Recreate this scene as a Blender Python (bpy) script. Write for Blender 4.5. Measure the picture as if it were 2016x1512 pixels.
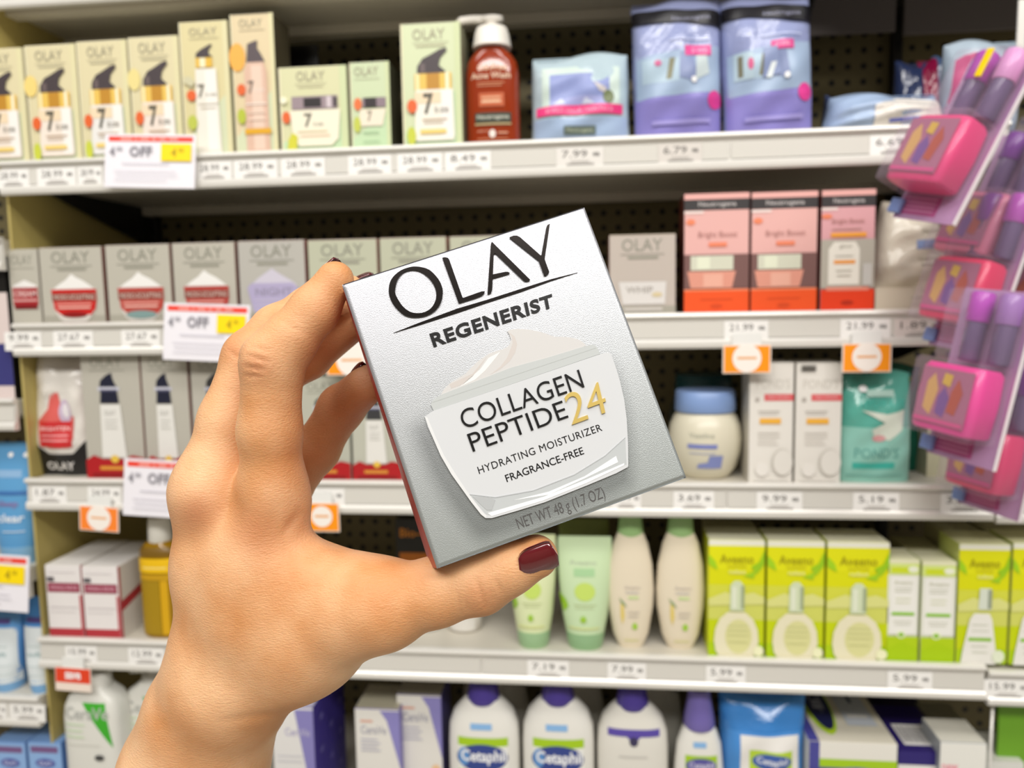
import bpy, bmesh, math, random
import numpy as np
from mathutils import Vector, Matrix
for o in list(bpy.data.objects): bpy.data.objects.remove(o, do_unlink=True)
SC = bpy.context.scene; COL = SC.collection

# ---------------------------------------------------------------- camera
FPX = 1550.0; PCX, PCY = 1008.0, 756.0; CAMZ = 1.30
def cam_axes(yaw, pitch, roll):
    yaw, pitch, roll = map(math.radians, (yaw, pitch, roll))
    f = Vector((-math.sin(yaw)*math.cos(pitch), math.cos(yaw)*math.cos(pitch), -math.sin(pitch)))
    r0 = Vector((math.cos(yaw), math.sin(yaw), 0)); u0 = r0.cross(f)
    return math.cos(roll)*r0 - math.sin(roll)*u0, math.sin(roll)*r0 + math.cos(roll)*u0, f
CR, CU, CF = cam_axes(6.2355, 5.8379, 1.0367)
CO = Vector((0, 0, CAMZ))
cd = bpy.data.cameras.new('camera'); cam = bpy.data.objects.new('camera', cd); COL.objects.link(cam)
cam.matrix_world = Matrix.Translation(CO) @ Matrix((CR, CU, -CF)).transposed().to_4x4()
cd.sensor_width = 36.0; cd.lens = 36.0*FPX/2016.0; cd.clip_start = 0.02; cd.clip_end = 30
cd.dof.use_dof = True; cd.dof.focus_distance = 0.219; cd.dof.aperture_fstop = 15.5
SC.camera = cam

# ---------------------------------------------------------------- light
w = bpy.data.worlds.new('store_air'); SC.world = w; w.use_nodes = True
bg = w.node_tree.nodes['Background']; bg.inputs[0].default_value = (1.0, 0.97, 0.93, 1); bg.inputs[1].default_value = 0.36
def area(name, loc, size, sizey, power, color, target):
    l = bpy.data.lights.new(name, 'AREA'); l.shape = 'RECTANGLE'; l.size = size; l.size_y = sizey
    l.energy = power; l.color = color
    o = bpy.data.objects.new(name, l); COL.objects.link(o); o.location = loc
    o.rotation_euler = (Vector(target)-Vector(loc)).to_track_quat('-Z', 'Y').to_euler()
    return o
area('ceiling_light_near', (-0.2, -0.15, 2.75), 3.6, 0.30, 42, (1.0, 0.97, 0.92), (-0.1, 0.45, 1.0))
area('ceiling_light_aisle', (0.2, -1.5, 2.92), 3.6, 0.40, 122, (1.0, 0.97, 0.93), (0, 0.6, 1.1))
SC.view_settings.view_transform = 'Standard'; SC.view_settings.look = 'None'
SC.view_settings.exposure = -0.78; SC.view_settings.gamma = 1.0; SC.view_settings.use_curve_mapping = False

# ---------------------------------------------------------------- helpers
def ray(px, py): return CF + CR*((px-PCX)/FPX) - CU*((py-PCY)/FPX)
def W(px, py, Y):                      # point of the plane at distance Y seen at a pixel
    d = ray(px, py); return CO + d*(Y/d.y)
def CP(px, py, dep): return CO + ray(px, py)*dep
def lin(h):
    h = h.lstrip('#'); v = [int(h[i:i+2], 16)/255 for i in (0, 2, 4)]
    return tuple(c/12.92 if c <= .04045 else ((c+.055)/1.055)**2.4 for c in v)
MATS = {}
def mat(col, rough=.45, metal=0.0, name=None, **kw):
    key = (col, rough, metal, name, tuple(sorted(kw.items())))
    if key in MATS: return MATS[key]
    m = bpy.data.materials.new(name or 'print_'+str(col).strip('#')); m.use_nodes = True
    b = m.node_tree.nodes['Principled BSDF']
    b.inputs['Base Color'].default_value = (*lin(col), 1); b.inputs['Roughness'].default_value = rough
    b.inputs['Metallic'].default_value = metal
    for k, v in kw.items(): b.inputs[k.replace('_', ' ')].default_value = v
    m.diffuse_color = (*lin(col), 1)
    MATS[key] = m; return m
def bump(m, scale, strength, dist=.001, detail=3, tex='noise', sc3=None):
    nt = m.node_tree; b = nt.nodes['Principled BSDF']
    tc = nt.nodes.new('ShaderNodeTexCoord'); mp = nt.nodes.new('ShaderNodeMapping')
    if sc3: mp.inputs['Scale'].default_value = sc3
    n = nt.nodes.new('ShaderNodeTexNoise' if tex == 'noise' else 'ShaderNodeTexVoronoi')
    n.inputs['Scale'].default_value = scale
    if tex == 'noise': n.inputs['Detail'].default_value = detail
    bp = nt.nodes.new('ShaderNodeBump'); bp.inputs['Strength'].default_value = strength; bp.inputs['Distance'].default_value = dist
    nt.links.new(tc.outputs['Object'], mp.inputs['Vector']); nt.links.new(mp.outputs[0], n.inputs['Vector'])
    nt.links.new(n.outputs[0], bp.inputs['Height']); nt.links.new(bp.outputs[0], b.inputs['Normal'])
    return m
PLASTIC = lambda c, r=.3: mat(c, r, 0, 'plastic_'+c.strip('#'))

class MB:                                # mesh collector: one object per build
    def __init__(s): s.v = []; s.f = []; s.m = []; s.sm = []; s.mats = []
    def mi(s, m):
        if m not in s.mats: s.mats.append(m)
        return s.mats.index(m)
    def add(s, vs, fs, m, smooth=False):
        n = len(s.v); k = s.mi(m)
        s.v += [tuple(v) for v in vs]
        for f in fs: s.f.append([n+i for i in f]); s.m.append(k); s.sm.append(smooth)
        return s
    def build(s, name, parent=None, loc=None):
        me = bpy.data.meshes.new(name); me.from_pydata(s.v, [], s.f)
        for m in s.mats: me.materials.append(m)
        me.polygons.foreach_set('material_index', s.m); me.polygons.foreach_set('use_smooth', s.sm)
        me.update(); o = bpy.data.objects.new(name, me); COL.objects.link(o)
        if parent: o.parent = parent
        if loc is not None: o.location = loc
        return o
def bevbox(mb, x0, x1, y0, y1, z0, z1, m, b=.0008, taper=0):
    """bevelled box"""
    bm = bmesh.new(); bmesh.ops.create_cube(bm, size=1)
    for v in bm.verts:
        v.co = Vector(((x0+x1)/2+v.co.x*(x1-x0), (y0+y1)/2+v.co.y*(y1-y0), (z0+z1)/2+v.co.z*(z1-z0)))
    if b: bmesh.ops.bevel(bm, geom=list(bm.edges), offset=min(b, (x1-x0)/3, (y1-y0)/3, (z1-z0)/3), segments=2, affect='EDGES', profile=.5)
    bm.verts.index_update()
    mb.add([v.co.copy() for v in bm.verts], [[v.index for v in f.verts] for f in bm.faces], m, False); bm.free()
def extrude_x(mb, prof, x0, x1, m, smooth=False):
    """profile [(y,z)] closed, swept along X"""
    n = len(prof); vs = [(x0, y, z) for y, z in prof]+[(x1, y, z) for y, z in prof]
    fs = [[i, (i+1) % n, n+(i+1) % n, n+i] for i in range(n)]+[list(range(n))[::-1], list(range(n, 2*n))]
    mb.add(vs, fs, m, smooth)
def loft(mb, rings, m, n=32, ex=2.0, cap=True, smooth=True, cx=0, cy=0):
    """rings [(z, half width, half depth[, exponent])] superellipse loft"""
    vs = []; fs = []
    for r in rings:
        z, a, b = r[:3]; e = r[3] if len(r) > 3 else ex
        for i in range(n):
            t = 2*math.pi*i/n; c, s = math.cos(t), math.sin(t)
            vs.append((cx+a*abs(c)**(2/e)*(1 if c >= 0 else -1), cy+b*abs(s)**(2/e)*(1 if s >= 0 else -1), z))
    for k in range(len(rings)-1):
        for i in range(n):
            j = (i+1) % n; fs.append([k*n+i, k*n+j, (k+1)*n+j, (k+1)*n+i])
    mb.add(vs, fs, m, smooth)
    if cap:
        mb.add(vs[:n], [list(range(n))[::-1]], m); mb.add(vs[-n:], [list(range(n))], m)
def tube(mb, pts, r, m, n=10):
    pts = [Vector(p) for p in pts]; vs = []; fs = []
    for i, p in enumerate(pts):
        d = (pts[min(i+1, len(pts)-1)]-pts[max(i-1, 0)]).normalized()
        a = d.cross(Vector((0, 0, 1)) if abs(d.z) < .9 else Vector((1, 0, 0))).normalized(); b = d.cross(a)
        for k in range(n):
            t = 2*math.pi*k/n; vs.append(p+(a*math.cos(t)+b*math.sin(t))*r)
    for i in range(len(pts)-1):
        for k in range(n):
            j = (k+1) % n; fs.append([i*n+k, i*n+j, (i+1)*n+j, (i+1)*n+k])
    fs += [list(range(n))[::-1], [(len(pts)-1)*n+k for k in range(n)]]
    mb.add(vs, fs, m, True)

_TX = {}
def text2d(s, bold=0.0, res=3, space=1.0):
    k = (s, bold, res, space)
    if k in _TX: return _TX[k]
    cu = bpy.data.curves.new('lettering', 'FONT'); cu.body = s; cu.size = 1; cu.offset = bold; cu.resolution_u = res
    cu.space_character = space; cu.fill_mode = 'FRONT'
    o = bpy.data.objects.new('lettering', cu); COL.objects.link(o)
    dg = bpy.context.evaluated_depsgraph_get(); dg.update()
    me = bpy.data.meshes.new_from_object(o.evaluated_get(dg))
    v = np.array([p.co[:2] for p in me.vertices]); f = [list(p.vertices) for p in me.polygons]
    # merge doubles
    key = {}; idx = []; out = []
    for p in v:
        q = (round(float(p[0]), 5), round(float(p[1]), 5))
        if q not in key: key[q] = len(out); out.append(q)
        idx.append(key[q])
    f = [[idx[i] for i in q] for q in f]; f = [q for q in f if len(set(q)) == len(q)]
    v = np.array(out); mn = v.min(0); v = (v-mn)/(v.max(0)-mn)
    # keep normals facing +z
    g = []
    for q in f:
        a = sum(v[q[i]][0]*v[q[(i+1) % len(q)]][1]-v[q[(i+1) % len(q)]][0]*v[q[i]][1] for i in range(len(q)))
        g.append(q if a > 0 else q[::-1])
    bpy.data.objects.remove(o); bpy.data.curves.remove(cu); bpy.data.meshes.remove(me)
    _TX[k] = (v, g); return _TX[k]

EPS = .00016
def refine(P, T, lim):
    """split triangles until every edge is shorter than lim"""
    P = [tuple(p) for p in P]
    for _ in range(7):
        mid = {}; out = []; hit = False
        def m_(a, b):
            k = (min(a, b), max(a, b))
            if k not in mid: mid[k] = len(P); P.append(((P[a][0]+P[b][0])/2, (P[a][1]+P[b][1])/2))
            return mid[k]
        lng = {}
        for t in T:
            for i in range(3):
                a, b = t[i], t[(i+1) % 3]; k = (min(a, b), max(a, b))
                if k not in lng: lng[k] = math.hypot(P[a][0]-P[b][0], P[a][1]-P[b][1]) > lim
        for t in T:
            f = [lng[(min(t[i], t[(i+1) % 3]), max(t[i], t[(i+1) % 3]))] for i in range(3)]; n = sum(f)
            if n == 0: out.append(t); continue
            hit = True
            if n == 3:
                x, y, z = m_(t[0], t[1]), m_(t[1], t[2]), m_(t[2], t[0]); out += [[t[0], x, z], [x, t[1], y], [z, y, t[2]], [x, y, z]]
            else:
                i = max(range(3), key=lambda i: math.dist(P[t[i]], P[t[(i+1) % 3]]) if f[i] else -1)
                if n == 1: q = m_(t[i], t[(i+1) % 3]); out += [[t[i], q, t[(i+2) % 3]], [q, t[(i+1) % 3], t[(i+2) % 3]]]
                else:
                    j = next(k for k in range(3) if not f[k]); A, B, C_ = t[(j+2) % 3], t[j], t[(j+1) % 3]; x, y = m_(A, B), m_(C_, A)
                    out += [[A, x, y], [x, B, C_], [x, C_, y]]
        T = out
        if not hit: break
    return P, T
from mathutils.geometry import tessellate_polygon
def paint(mb, art, w, h, surf, lay0=1):
    """flat print laid on a front: art in unit coordinates, surf(x,z)->y of the front surface"""
    n = lay0; isflat = surf.__name__ == 'flat'
    for a in art:
        kind = a[0]; e = EPS*n; n += 1
        m = mat(a[-1] if kind != 't' else a[6], .42)
        if kind == 'r': u0, v0, u1, v1 = a[1:5]; P = [(u0, v0), (u1, v0), (u1, v1), (u0, v1)]; T = [[0, 1, 2], [0, 2, 3]] if not isflat else [[0, 1, 2, 3]]
        elif kind == 'p': P = [tuple(p) for p in a[1]]; T = None
        elif kind == 'e': P = [(a[1]+a[3]*math.cos(2*math.pi*i/24), a[2]+a[4]*math.sin(2*math.pi*i/24)) for i in range(24)]; T = [[0, i, i+1] for i in range(1, 23)] if not isflat else [list(range(24))]
        else:
            s, u0, v0, u1, v1 = a[1:6]; v, f = text2d(s, a[7] if len(a) > 7 else .012, 2)
            P = [(u0+(u1-u0)*p[0], v0+(v1-v0)*p[1]) for p in v]; T = f
        if T is None: T = [list(t) for t in tessellate_polygon([[Vector((x, z, 0)) for x, z in P]])]
        if not isflat:
            Q = []
            for t in T:
                for i in range(1, len(t)-1): Q.append([t[0], t[i], t[i+1]])
            P = [((u-.5)*w, v*h) for u, v in P]; P, T = refine(P, Q, .0045)
        else: P = [((u-.5)*w, v*h) for u, v in P]
        T = [t if sum(P[t[i]][0]*P[t[(i+1) % len(t)]][1]-P[t[(i+1) % len(t)]][0]*P[t[i]][1] for i in range(len(t))) > 0 else t[::-1] for t in T]
        mb.add([(x, surf(x, z)-e, z) for x, z in P], T, m, not isflat)
def tag(o, label=None, cat=None, group=None, kind=None):
    if label: o['label'] = label
    if cat: o['category'] = cat
    if group: o['group'] = group
    if kind: o['kind'] = kind
    return o
def root(name, loc, label, cat, group=None, rz=0, rx=0, ry=0):
    o = bpy.data.objects.new(name, None); COL.objects.link(o); o.location = loc; o.rotation_euler = (rx, ry, rz); o.empty_display_size = .02
    return tag(o, label, cat, group)

D = 0.84                                # distance of the shelf fronts
RZ = {0: CAMZ+.375, 1: CAMZ+.1690, 2: CAMZ-.0133, 3: CAMZ-.1943, 4: CAMZ-.3879, 5: CAMZ-.625}
BACKY = D+.30
# ---------------------------------------------------------------- store shell and shelving
XL, XR = -0.668, 0.4035
M_RAIL = mat('e9e6df', .28, .15, 'painted_steel_white'); M_CHAN = mat('d6d3cb', .22, 0, 'channel_plastic')
M_SHELF = mat('cfc9bb', .45, .0, 'shelf_enamel'); M_TAN = mat('b9a865', .5, 0, 'tan_enamel')
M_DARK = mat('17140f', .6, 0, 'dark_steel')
def pegmat(col, name):
    m = mat(col, .6, 0, name); nt = m.node_tree; b = nt.nodes['Principled BSDF']
    tc = nt.nodes.new('ShaderNodeTexCoord'); sp = nt.nodes.new('ShaderNodeSeparateXYZ'); nt.links.new(tc.outputs['Object'], sp.inputs[0])
    def op(o, a, v=None, c=None):
        n = nt.nodes.new('ShaderNodeMath'); n.operation = o
        nt.links.new(a, n.inputs[0])
        if v is not None: n.inputs[1].default_value = v
        if c is not None: nt.links.new(c, n.inputs[1])
        return n.outputs[0]
    P = .0205
    def cell(o): return op('SUBTRACT', op('FRACT', op('DIVIDE', o, P)), .5)
    x = cell(sp.outputs['X']); z = cell(sp.outputs['Z'])
    r = op('SQRT', op('ADD', op('MULTIPLY', x, c=x), c=op('MULTIPLY', z, c=z)))
    ed = op('LESS_THAN', r, .2)
    mx = nt.nodes.new('ShaderNodeMix'); mx.data_type = 'RGBA'
    nt.links.new(ed, mx.inputs['Factor']); mx.inputs['A'].default_value = (*lin(col), 1); mx.inputs['B'].default_value = (*lin('0c0a06'), 1)
    nt.links.new(mx.outputs['Result'], b.inputs['Base Color']); return m
M_PEG = pegmat('6e6340', 'pegboard_olive')
mb = MB(); mb.add([(-3, -2.2, 0), (3, -2.2, 0), (3, 1.6, 0), (-3, 1.6, 0)], [[0, 1, 2, 3]], mat('c9c4b8', .25, 0, 'vinyl_floor'))
tag(mb.build('floor'), kind='structure')
mb = MB(); bevbox(mb, -3, 3, -2.2, -2.1, 0, 2.3, mat('c8bfb2', .6, 0, 'wall_paint'), 0); tag(mb.build('wall_back'), kind='structure')

# back board, three bays wide
for (x0, x1, lab) in ((XL-.95, XL-.006, 'olive pegboard back of the shelf bay left of the side panel'), (XL-.004, XR-.001, 'olive pegboard back behind the main shelf bay'), (XR+.001, XR+.95, 'olive pegboard back of the bay at right edge')):
    mb = MB(); bevbox(mb, x0, x1, BACKY+.002, BACKY+.014, .1, 1.95, M_PEG, 0); tag(mb.build('pegboard_panel'), lab, 'pegboard')
# side panels
mb = MB(); bevbox(mb, XL-.004, XL-.001, D+.012, BACKY, .1, 1.645, M_TAN, .0004)
tag(mb.build('side_panel'), 'tan steel side panel at the left end of the main shelf bay', 'divider panel')
def upright(x, lab):
    mb = MB(); bevbox(mb, x-.006, x+.006, BACKY-.016, BACKY, .1, 1.95, M_DARK, .001)
    for k in range(60): bevbox(mb, x-.0015, x+.0015, BACKY-.0168, BACKY-.0158, .15+k*.03, .165+k*.03, mat('050505', .8), 0)
    tag(mb.build('upright_post'), lab, 'shelf post')
upright(XR-.007, 'dark slotted steel post at the back right of the main bay'); upright(XL+.012, 'dark slotted steel post in the back left corner of main bay')

def shelf(zt, x0, x1, lab, deep=.285, y0=D, lip=.0375, thick=.02):
    z = zt; r = root('shelf', ((x0+x1)/2, y0, z-.02), lab, 'shelf'); X0 = x0-(x0+x1)/2; X1 = -X0
    mb = MB(); bevbox(mb, X0+.002, X1-.002, .0065, deep, .0, .018, M_SHELF, .0006)
    bevbox(mb, X0+.004, X1-.004, .03, .05, -.006, -.0002, M_SHELF, .0006)      # stiffening fold under the plate
    bevbox(mb, X0+.004, X1-.004, deep-.02, deep-.001, -.012, -.0002, M_SHELF, .0006)
    mb.build('shelf_plate', r)
    mb = MB()   # price rail
    t = .0205; b = t-lip
    extrude_x(mb, [(.006, t), (.001, t+.0002), (-.0015, t-.001), (-.0022, t-.0035), (-.0008, t-.0052), (.002, t-.006), (.0032, t-.009), (.0022, b+.0105), (-.0005, b+.0095), (-.0022, b+.007), (-.0022, b+.0025), (-.0008, b), (.0062, b)], X0, X1, M_RAIL)
    mb.build('price_rail', r)
    mb = MB(); n = 4
    for k in range(n):
        a = X0+(X1-X0)*k/n+.0012; c = X0+(X1-X0)*(k+1)/n-.0012
        mb.add([(a, .0016, t-.0095), (c, .0016, t-.0095), (c, .0004, b+.0107), (a, .0004, b+.0107), (a, .0021, t-.0095), (c, .0021, t-.0095), (c, .0009, b+.0107), (a, .0009, b+.0107)],
               [[0, 3, 2, 1], [4, 5, 6, 7], [0, 1, 5, 4], [2, 3, 7, 6], [1, 2, 6, 5], [3, 0, 4, 7]], M_CHAN)
    mb.build('rail_insert', r)
    for s in (-1, 1):
        mb = MB(); x = (X1-.008)*s
        mb.add([(x-.001, .04, -.0002), (x-.001, deep-.002, -.0002), (x-.001, deep-.002, -.05), (x-.001, deep-.03, -.05), (x+.001, .04, -.0002), (x+.001, deep-.002, -.0002), (x+.001, deep-.002, -.05), (x+.001, deep-.03, -.05)],
               [[0, 1, 2, 3], [7, 6, 5, 4], [0, 4, 5, 1], [1, 5, 6, 2], [2, 6, 7, 3], [3, 7, 4, 0]], M_DARK)
        mb.build('bracket', r)
    return r
shelf(RZ[0]-.012, XL-.3, XR-.16, 'white shelf at the very top edge of the photo', deep=.15, lip=.03)
shelf(RZ[1], XL, XR, 'upper white shelf holding the cream pump cartons and lavender bags')
shelf(RZ[2], XL, XR, 'white shelf holding silver jar cartons and pink cartons')
shelf(RZ[3], XL, XR, 'white shelf holding silver serum cartons and the blue lidded jar')
shelf(RZ[4], XL, XR, 'white shelf holding green cartons, lotion bottles and the golden oil')
shelf(RZ[5], XL, XR, 'lowest shelf under the white and purple lotion bottles')
mb = MB(); bevbox(mb, XL, XR+.6, D+.152, BACKY-.02, RZ[0]+.002, RZ[0]+.03, M_DARK, .001)  # black box stands in for the shaded rear underside of the top shelf
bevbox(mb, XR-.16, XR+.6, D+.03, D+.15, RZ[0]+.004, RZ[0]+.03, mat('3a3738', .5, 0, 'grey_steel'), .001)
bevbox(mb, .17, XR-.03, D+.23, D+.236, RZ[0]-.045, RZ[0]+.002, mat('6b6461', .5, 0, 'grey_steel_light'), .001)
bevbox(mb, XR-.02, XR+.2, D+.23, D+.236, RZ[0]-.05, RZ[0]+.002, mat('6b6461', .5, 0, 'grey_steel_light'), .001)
tag(mb.build('canopy_support_and_shade'), 'steel framework and black stand-in for shade under the top shelf above the lavender bags', 'shelf support')
# neighbouring bays
LZ = [CAMZ+.085, CAMZ-.100, CAMZ-.302, CAMZ-.4635]
for z, l in zip(LZ, ('short shelf of the left bay beside the silver jar cartons', 'short shelf of left bay beside the white pouch', 'short shelf of left bay above the blue tubes', 'lowest visible shelf of left bay with a 5.99 tag')):
    shelf(z, XL-.5, XL-.006, l, deep=.26)
for z, l in zip((CAMZ-.1970, CAMZ-.3935), ('shelf of the right hand bay beneath the pink packs', 'shelf of the right hand bay beside the green cartons')):
    shelf(z, XR+.003, XR+.5, l, deep=.27)
mb = MB(); bevbox(mb, XR+.03, XR+.5, D+.03, D+.036, CAMZ-.62, CAMZ-.44, mat('6fa526', .4), .001)
tag(mb.build('display_panel'), 'bright green display panel in the lower right corner', 'display panel')
mb = MB(); tube(mb, [(XR+.014, D+.012, CAMZ-.62), (XR+.014, D+.012, CAMZ-.432)], .0016, M_RAIL); tag(mb.build('wire_divider'), 'thin white upright wire beside the green display panel', 'wire divider')

# ---------------------------------------------------------------- tags on the rails
M_PAPER = mat('f6f4ef', .5, 0, 'paper_white')
def flat(x, z): return 0.0
def flat_at(y):
    def f(x, z): return y
    f.__name__ = 'flat'; return f
def price_tag(px0, px1, row, price, where, z=None, small='ea', tint='f4f2ee', grp='shelf price tags'):
    zt = (RZ[row] if row else z); yf = D-.0006
    xa = W(px0, 640, yf).x if False else None
    def X(px):       # x on the rail where this pixel column crosses it
        lo, hi = -1.2, 1.0
        for _ in range(40):
            mid = (lo+hi)/2; d = Vector((mid, yf, zt-.015))-CO
            u = PCX+FPX*d.dot(CR)/d.dot(CF)
            if u < px: lo = mid
            else: hi = mid
        return (lo+hi)/2
    x0, x1 = X(px0), X(px1); w = x1-x0; h = .0215
    r = root('price_tag', ((x0+x1)/2, yf, zt-.0305), where, 'price tag', grp, rx=-.04)
    mb = MB(); bevbox(mb, -w/2, w/2, 0, .0007, 0, h, mat(tint, .35, 0, 'tag_stock'), 0); mb.build('tag_paper', r)
    mb = MB(); paint(mb, [('t', price, .12, .52, .66, .86, '5a5550', .0), ('t', small, .78, .56, .92, .74, '55504c'), ('r', .3, .3, .7, .36, 'c0bbb4'), ('r', .22, .16, .8, .24, 'a5a09a')], w, h, flat); mb.build('printed_price', r)
T = price_tag
T(-8, 56, 1, '28.99', 'price tag at the far left end of the upper shelf rail'); T(72, 148, 1, '28.99', 'price tag under the second cream carton, left of the sale sign')
T(152, 200, 1, '28.99', 'price tag tucked just left of the upper sale sign'); T(384, 455, 1, '28.99', 'price tag just right of the upper sale sign')
T(460, 545, 1, '28.99', 'price tag under the tallest cream carton'); T(553, 639, 1, '28.99', 'price tag under the wide cream jar carton')
T(685, 770, 1, '28.99', 'price tag under the small eye cream carton'); T(782, 870, 1, '28.99', 'price tag under the green cream pump carton')
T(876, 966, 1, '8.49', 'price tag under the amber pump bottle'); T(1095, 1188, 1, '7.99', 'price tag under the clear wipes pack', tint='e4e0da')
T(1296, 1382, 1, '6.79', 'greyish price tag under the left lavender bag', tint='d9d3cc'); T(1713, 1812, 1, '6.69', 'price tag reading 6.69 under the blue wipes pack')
T(8, 80, 2, '9.99', 'price tag at left end of rail with silver jar cartons'); T(104, 182, 2, '27.67', 'price tag under the bright red jar carton')
T(238, 314, 2, '27.67', 'price tag under the red and teal jar carton'); T(1426, 1513, 2, '21.99', 'price tag reading 21.99 under first pink cartons')
T(1655, 1754, 2, '21.99', 'price tag reading 21.99 under the narrow pink carton'); T(1762, 1857, 2, '1.89', 'shaded price tag under the crumpled white bag', tint='e2d8d2')  # last tag's stock tinted darker for the shadow of the hanging packs
T(62, 130, 3, '1.87', 'price tag under the white red and black pouch'); T(172, 238, 3, '24.99', 'price tag under silver serum carton with red base')
T(606, 678, 3, '24.90', 'price tag seen between the hand and the held box'); T(1203, 1262, 3, '3.99', 'price tag below the lower right corner of held box')
T(1326, 1406, 3, '3.69', 'price tag under the blue lidded jar'); T(1490, 1580, 3, '9.99', 'price tag reading 9.99 under the white slim cartons')
T(1680, 1771, 3, '5.19', 'price tag reading 5.19 under the teal pouch'); T(1853, 1943, 3, '3.89', 'price tag at the right end beside the grey white box')
T(128, 190, 4, '15.99', 'price tag under the white and red boxes'); T(252, 322, 4, '12.99', 'price tag under the golden oil bottle')
T(1038, 1120, 4, '7.19', 'price tag under the two green tubes'); T(1196, 1272, 4, '7.99', 'price tag under the left cream lotion bottle')
T(1390, 1468, 4, '5.99', 'price tag under the leftmost green and yellow carton'); T(1748, 1836, 4, '5.99', 'price tag reading 5.99 under the two slim green cartons')
T(1938, 2030, 0, '15.99', 'price tag reading 15.99 on the right hand bay rail', z=CAMZ-.3935); T(18, 88, 0, '5.99', 'price tag on lowest rail of the left bay', z=CAMZ-.4635)
T(-30, 12, 0, '5.99', 'cut off price tag at bottom left edge of photo', z=CAMZ-.4635)
def promo_tag(px0, px1, py0, py1, lab, col='ff9a10', y=D-.006, red=False, skew=0):
    a = W(px0, (py0+py1)/2, y); b = W(px1, (py0+py1)/2, y); t = W((px0+px1)/2, py0, y).z; z0 = W((px0+px1)/2, py1, y).z
    w = b.x-a.x; h = t-z0
    r = root('promo_tag', ((a.x+b.x)/2, y, z0), lab, 'shelf tag', 'hanging promotion tags'); r.rotation_euler = (0, skew, 0)
    mb = MB(); bevbox(mb, -w/2, w/2, 0, .0008, 0, h, mat('f7e6d8', .4), .0002)
    # tab that clips into the rail
    bevbox(mb, -w*.3, w*.3, .001, .0018, h*.8, h+.012, mat('eeeeea', .3), 0); mb.build('tag_card', r)
    mb = MB()
    if red: art = [('r', .02, .36, .98, .98, 'e8431f'), ('t', 'save', .28, .52, .72, .82, 'ffffff', .03)]
    else: art = [('r', .03, .04, .97, .96, col), ('e', .5, .53, .3, .3*w/h, 'fbf3ea'), ('r', .3, .5, .7, .58, 'f0b070')]
    paint(mb, art, w, h, flat); mb.build('tag_print', r)
promo_tag(642, 744, 683, 739, 'orange tag with white disc seen between fingers and held box'); promo_tag(1423, 1518, 679, 735, 'orange tag with white disc hanging under the pink cartons', y=D-.005)
promo_tag(1658, 1755, 676, 733, 'orange tag with white disc hanging above the teal pouch'); promo_tag(155, 232, 997, 1046, 'orange tag with white disc under the silver serum carton', col='ff8a30', skew=.06)
promo_tag(600, 668, 990, 1047, 'orange tag with white disc beside the web of the thumb'); promo_tag(108, 178, 1315, 1361, 'red and white tag hanging above the green striped bottle', red=True, skew=.04)
def sale_sign(px0, px1, py0, py1, lab, y=D-.012, sk=.05):
    a = W(px0, (py0+py1)/2, y); b = W(px1, (py0+py1)/2, y); t = W((px0+px1)/2, py0, y).z; z0 = W((px0+px1)/2, py1, y).z
    w = b.x-a.x; h = t-z0
    r = root('sale_sign', ((a.x+b.x)/2, y, z0), lab, 'sale sign', 'red and yellow sale signs on the rails'); r.rotation_euler = (-.08, sk, 0)
    mb = MB(); bevbox(mb, -w/2, w/2, 0, .001, 0, h, mat('f1eef4', .3, 0, 'sign_card'), .0002); bevbox(mb, -w*.25, w*.25, .0012, .0025, h*.55, h*.85, M_CHAN, 0); mb.build('sign_card', r)
    mb = MB(); art = [('r', .04, .86, .97, .955, 'ee4a3a')]
    art += [('r', u, .885, u+d, .93, 'f6a79c') for u, d in ((.17, .13), (.33, .03), (.39, .1), (.52, .05), (.6, .08), (.71, .1))]
    art += [('t', '4', .06, .58, .115, .76, '8d8a92', .02), ('t', '00', .135, .68, .2, .76, '8d8a92'), ('t', 'OFF', .28, .58, .53, .77, '8d8a92', .02), ('r', .63, .5, .96, .82, 'ffe000'), ('t', '4', .74, .57, .8, .74, 'b99d10', .02), ('t', '00', .82, .66, .88, .74, 'b99d10')]
    art += [('r', .2, .44, .72, .455, 'c3bfcb'), ('r', .12, .3, .8, .312, 'c9c5d0'), ('r', .14, .22, .82, .232, 'cbc8d2'), ('r', .12, .14, .7, .152, 'cfccd6')]
    paint(mb, art, w, h, flat); mb.build('sign_print', r)
sale_sign(201, 380, 262, 370, 'white sale sign with red strip and yellow square on the upper shelf'); sale_sign(317, 486, 598, 711, 'white sale sign with yellow square just left of the bent knuckles')
sale_sign(238, 412, 908, 1019, 'white sale sign partly hidden behind the back of the hand'); sale_sign(-120, 50, 1092, 1200, 'sale sign cut off by the left edge of the photo')
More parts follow.
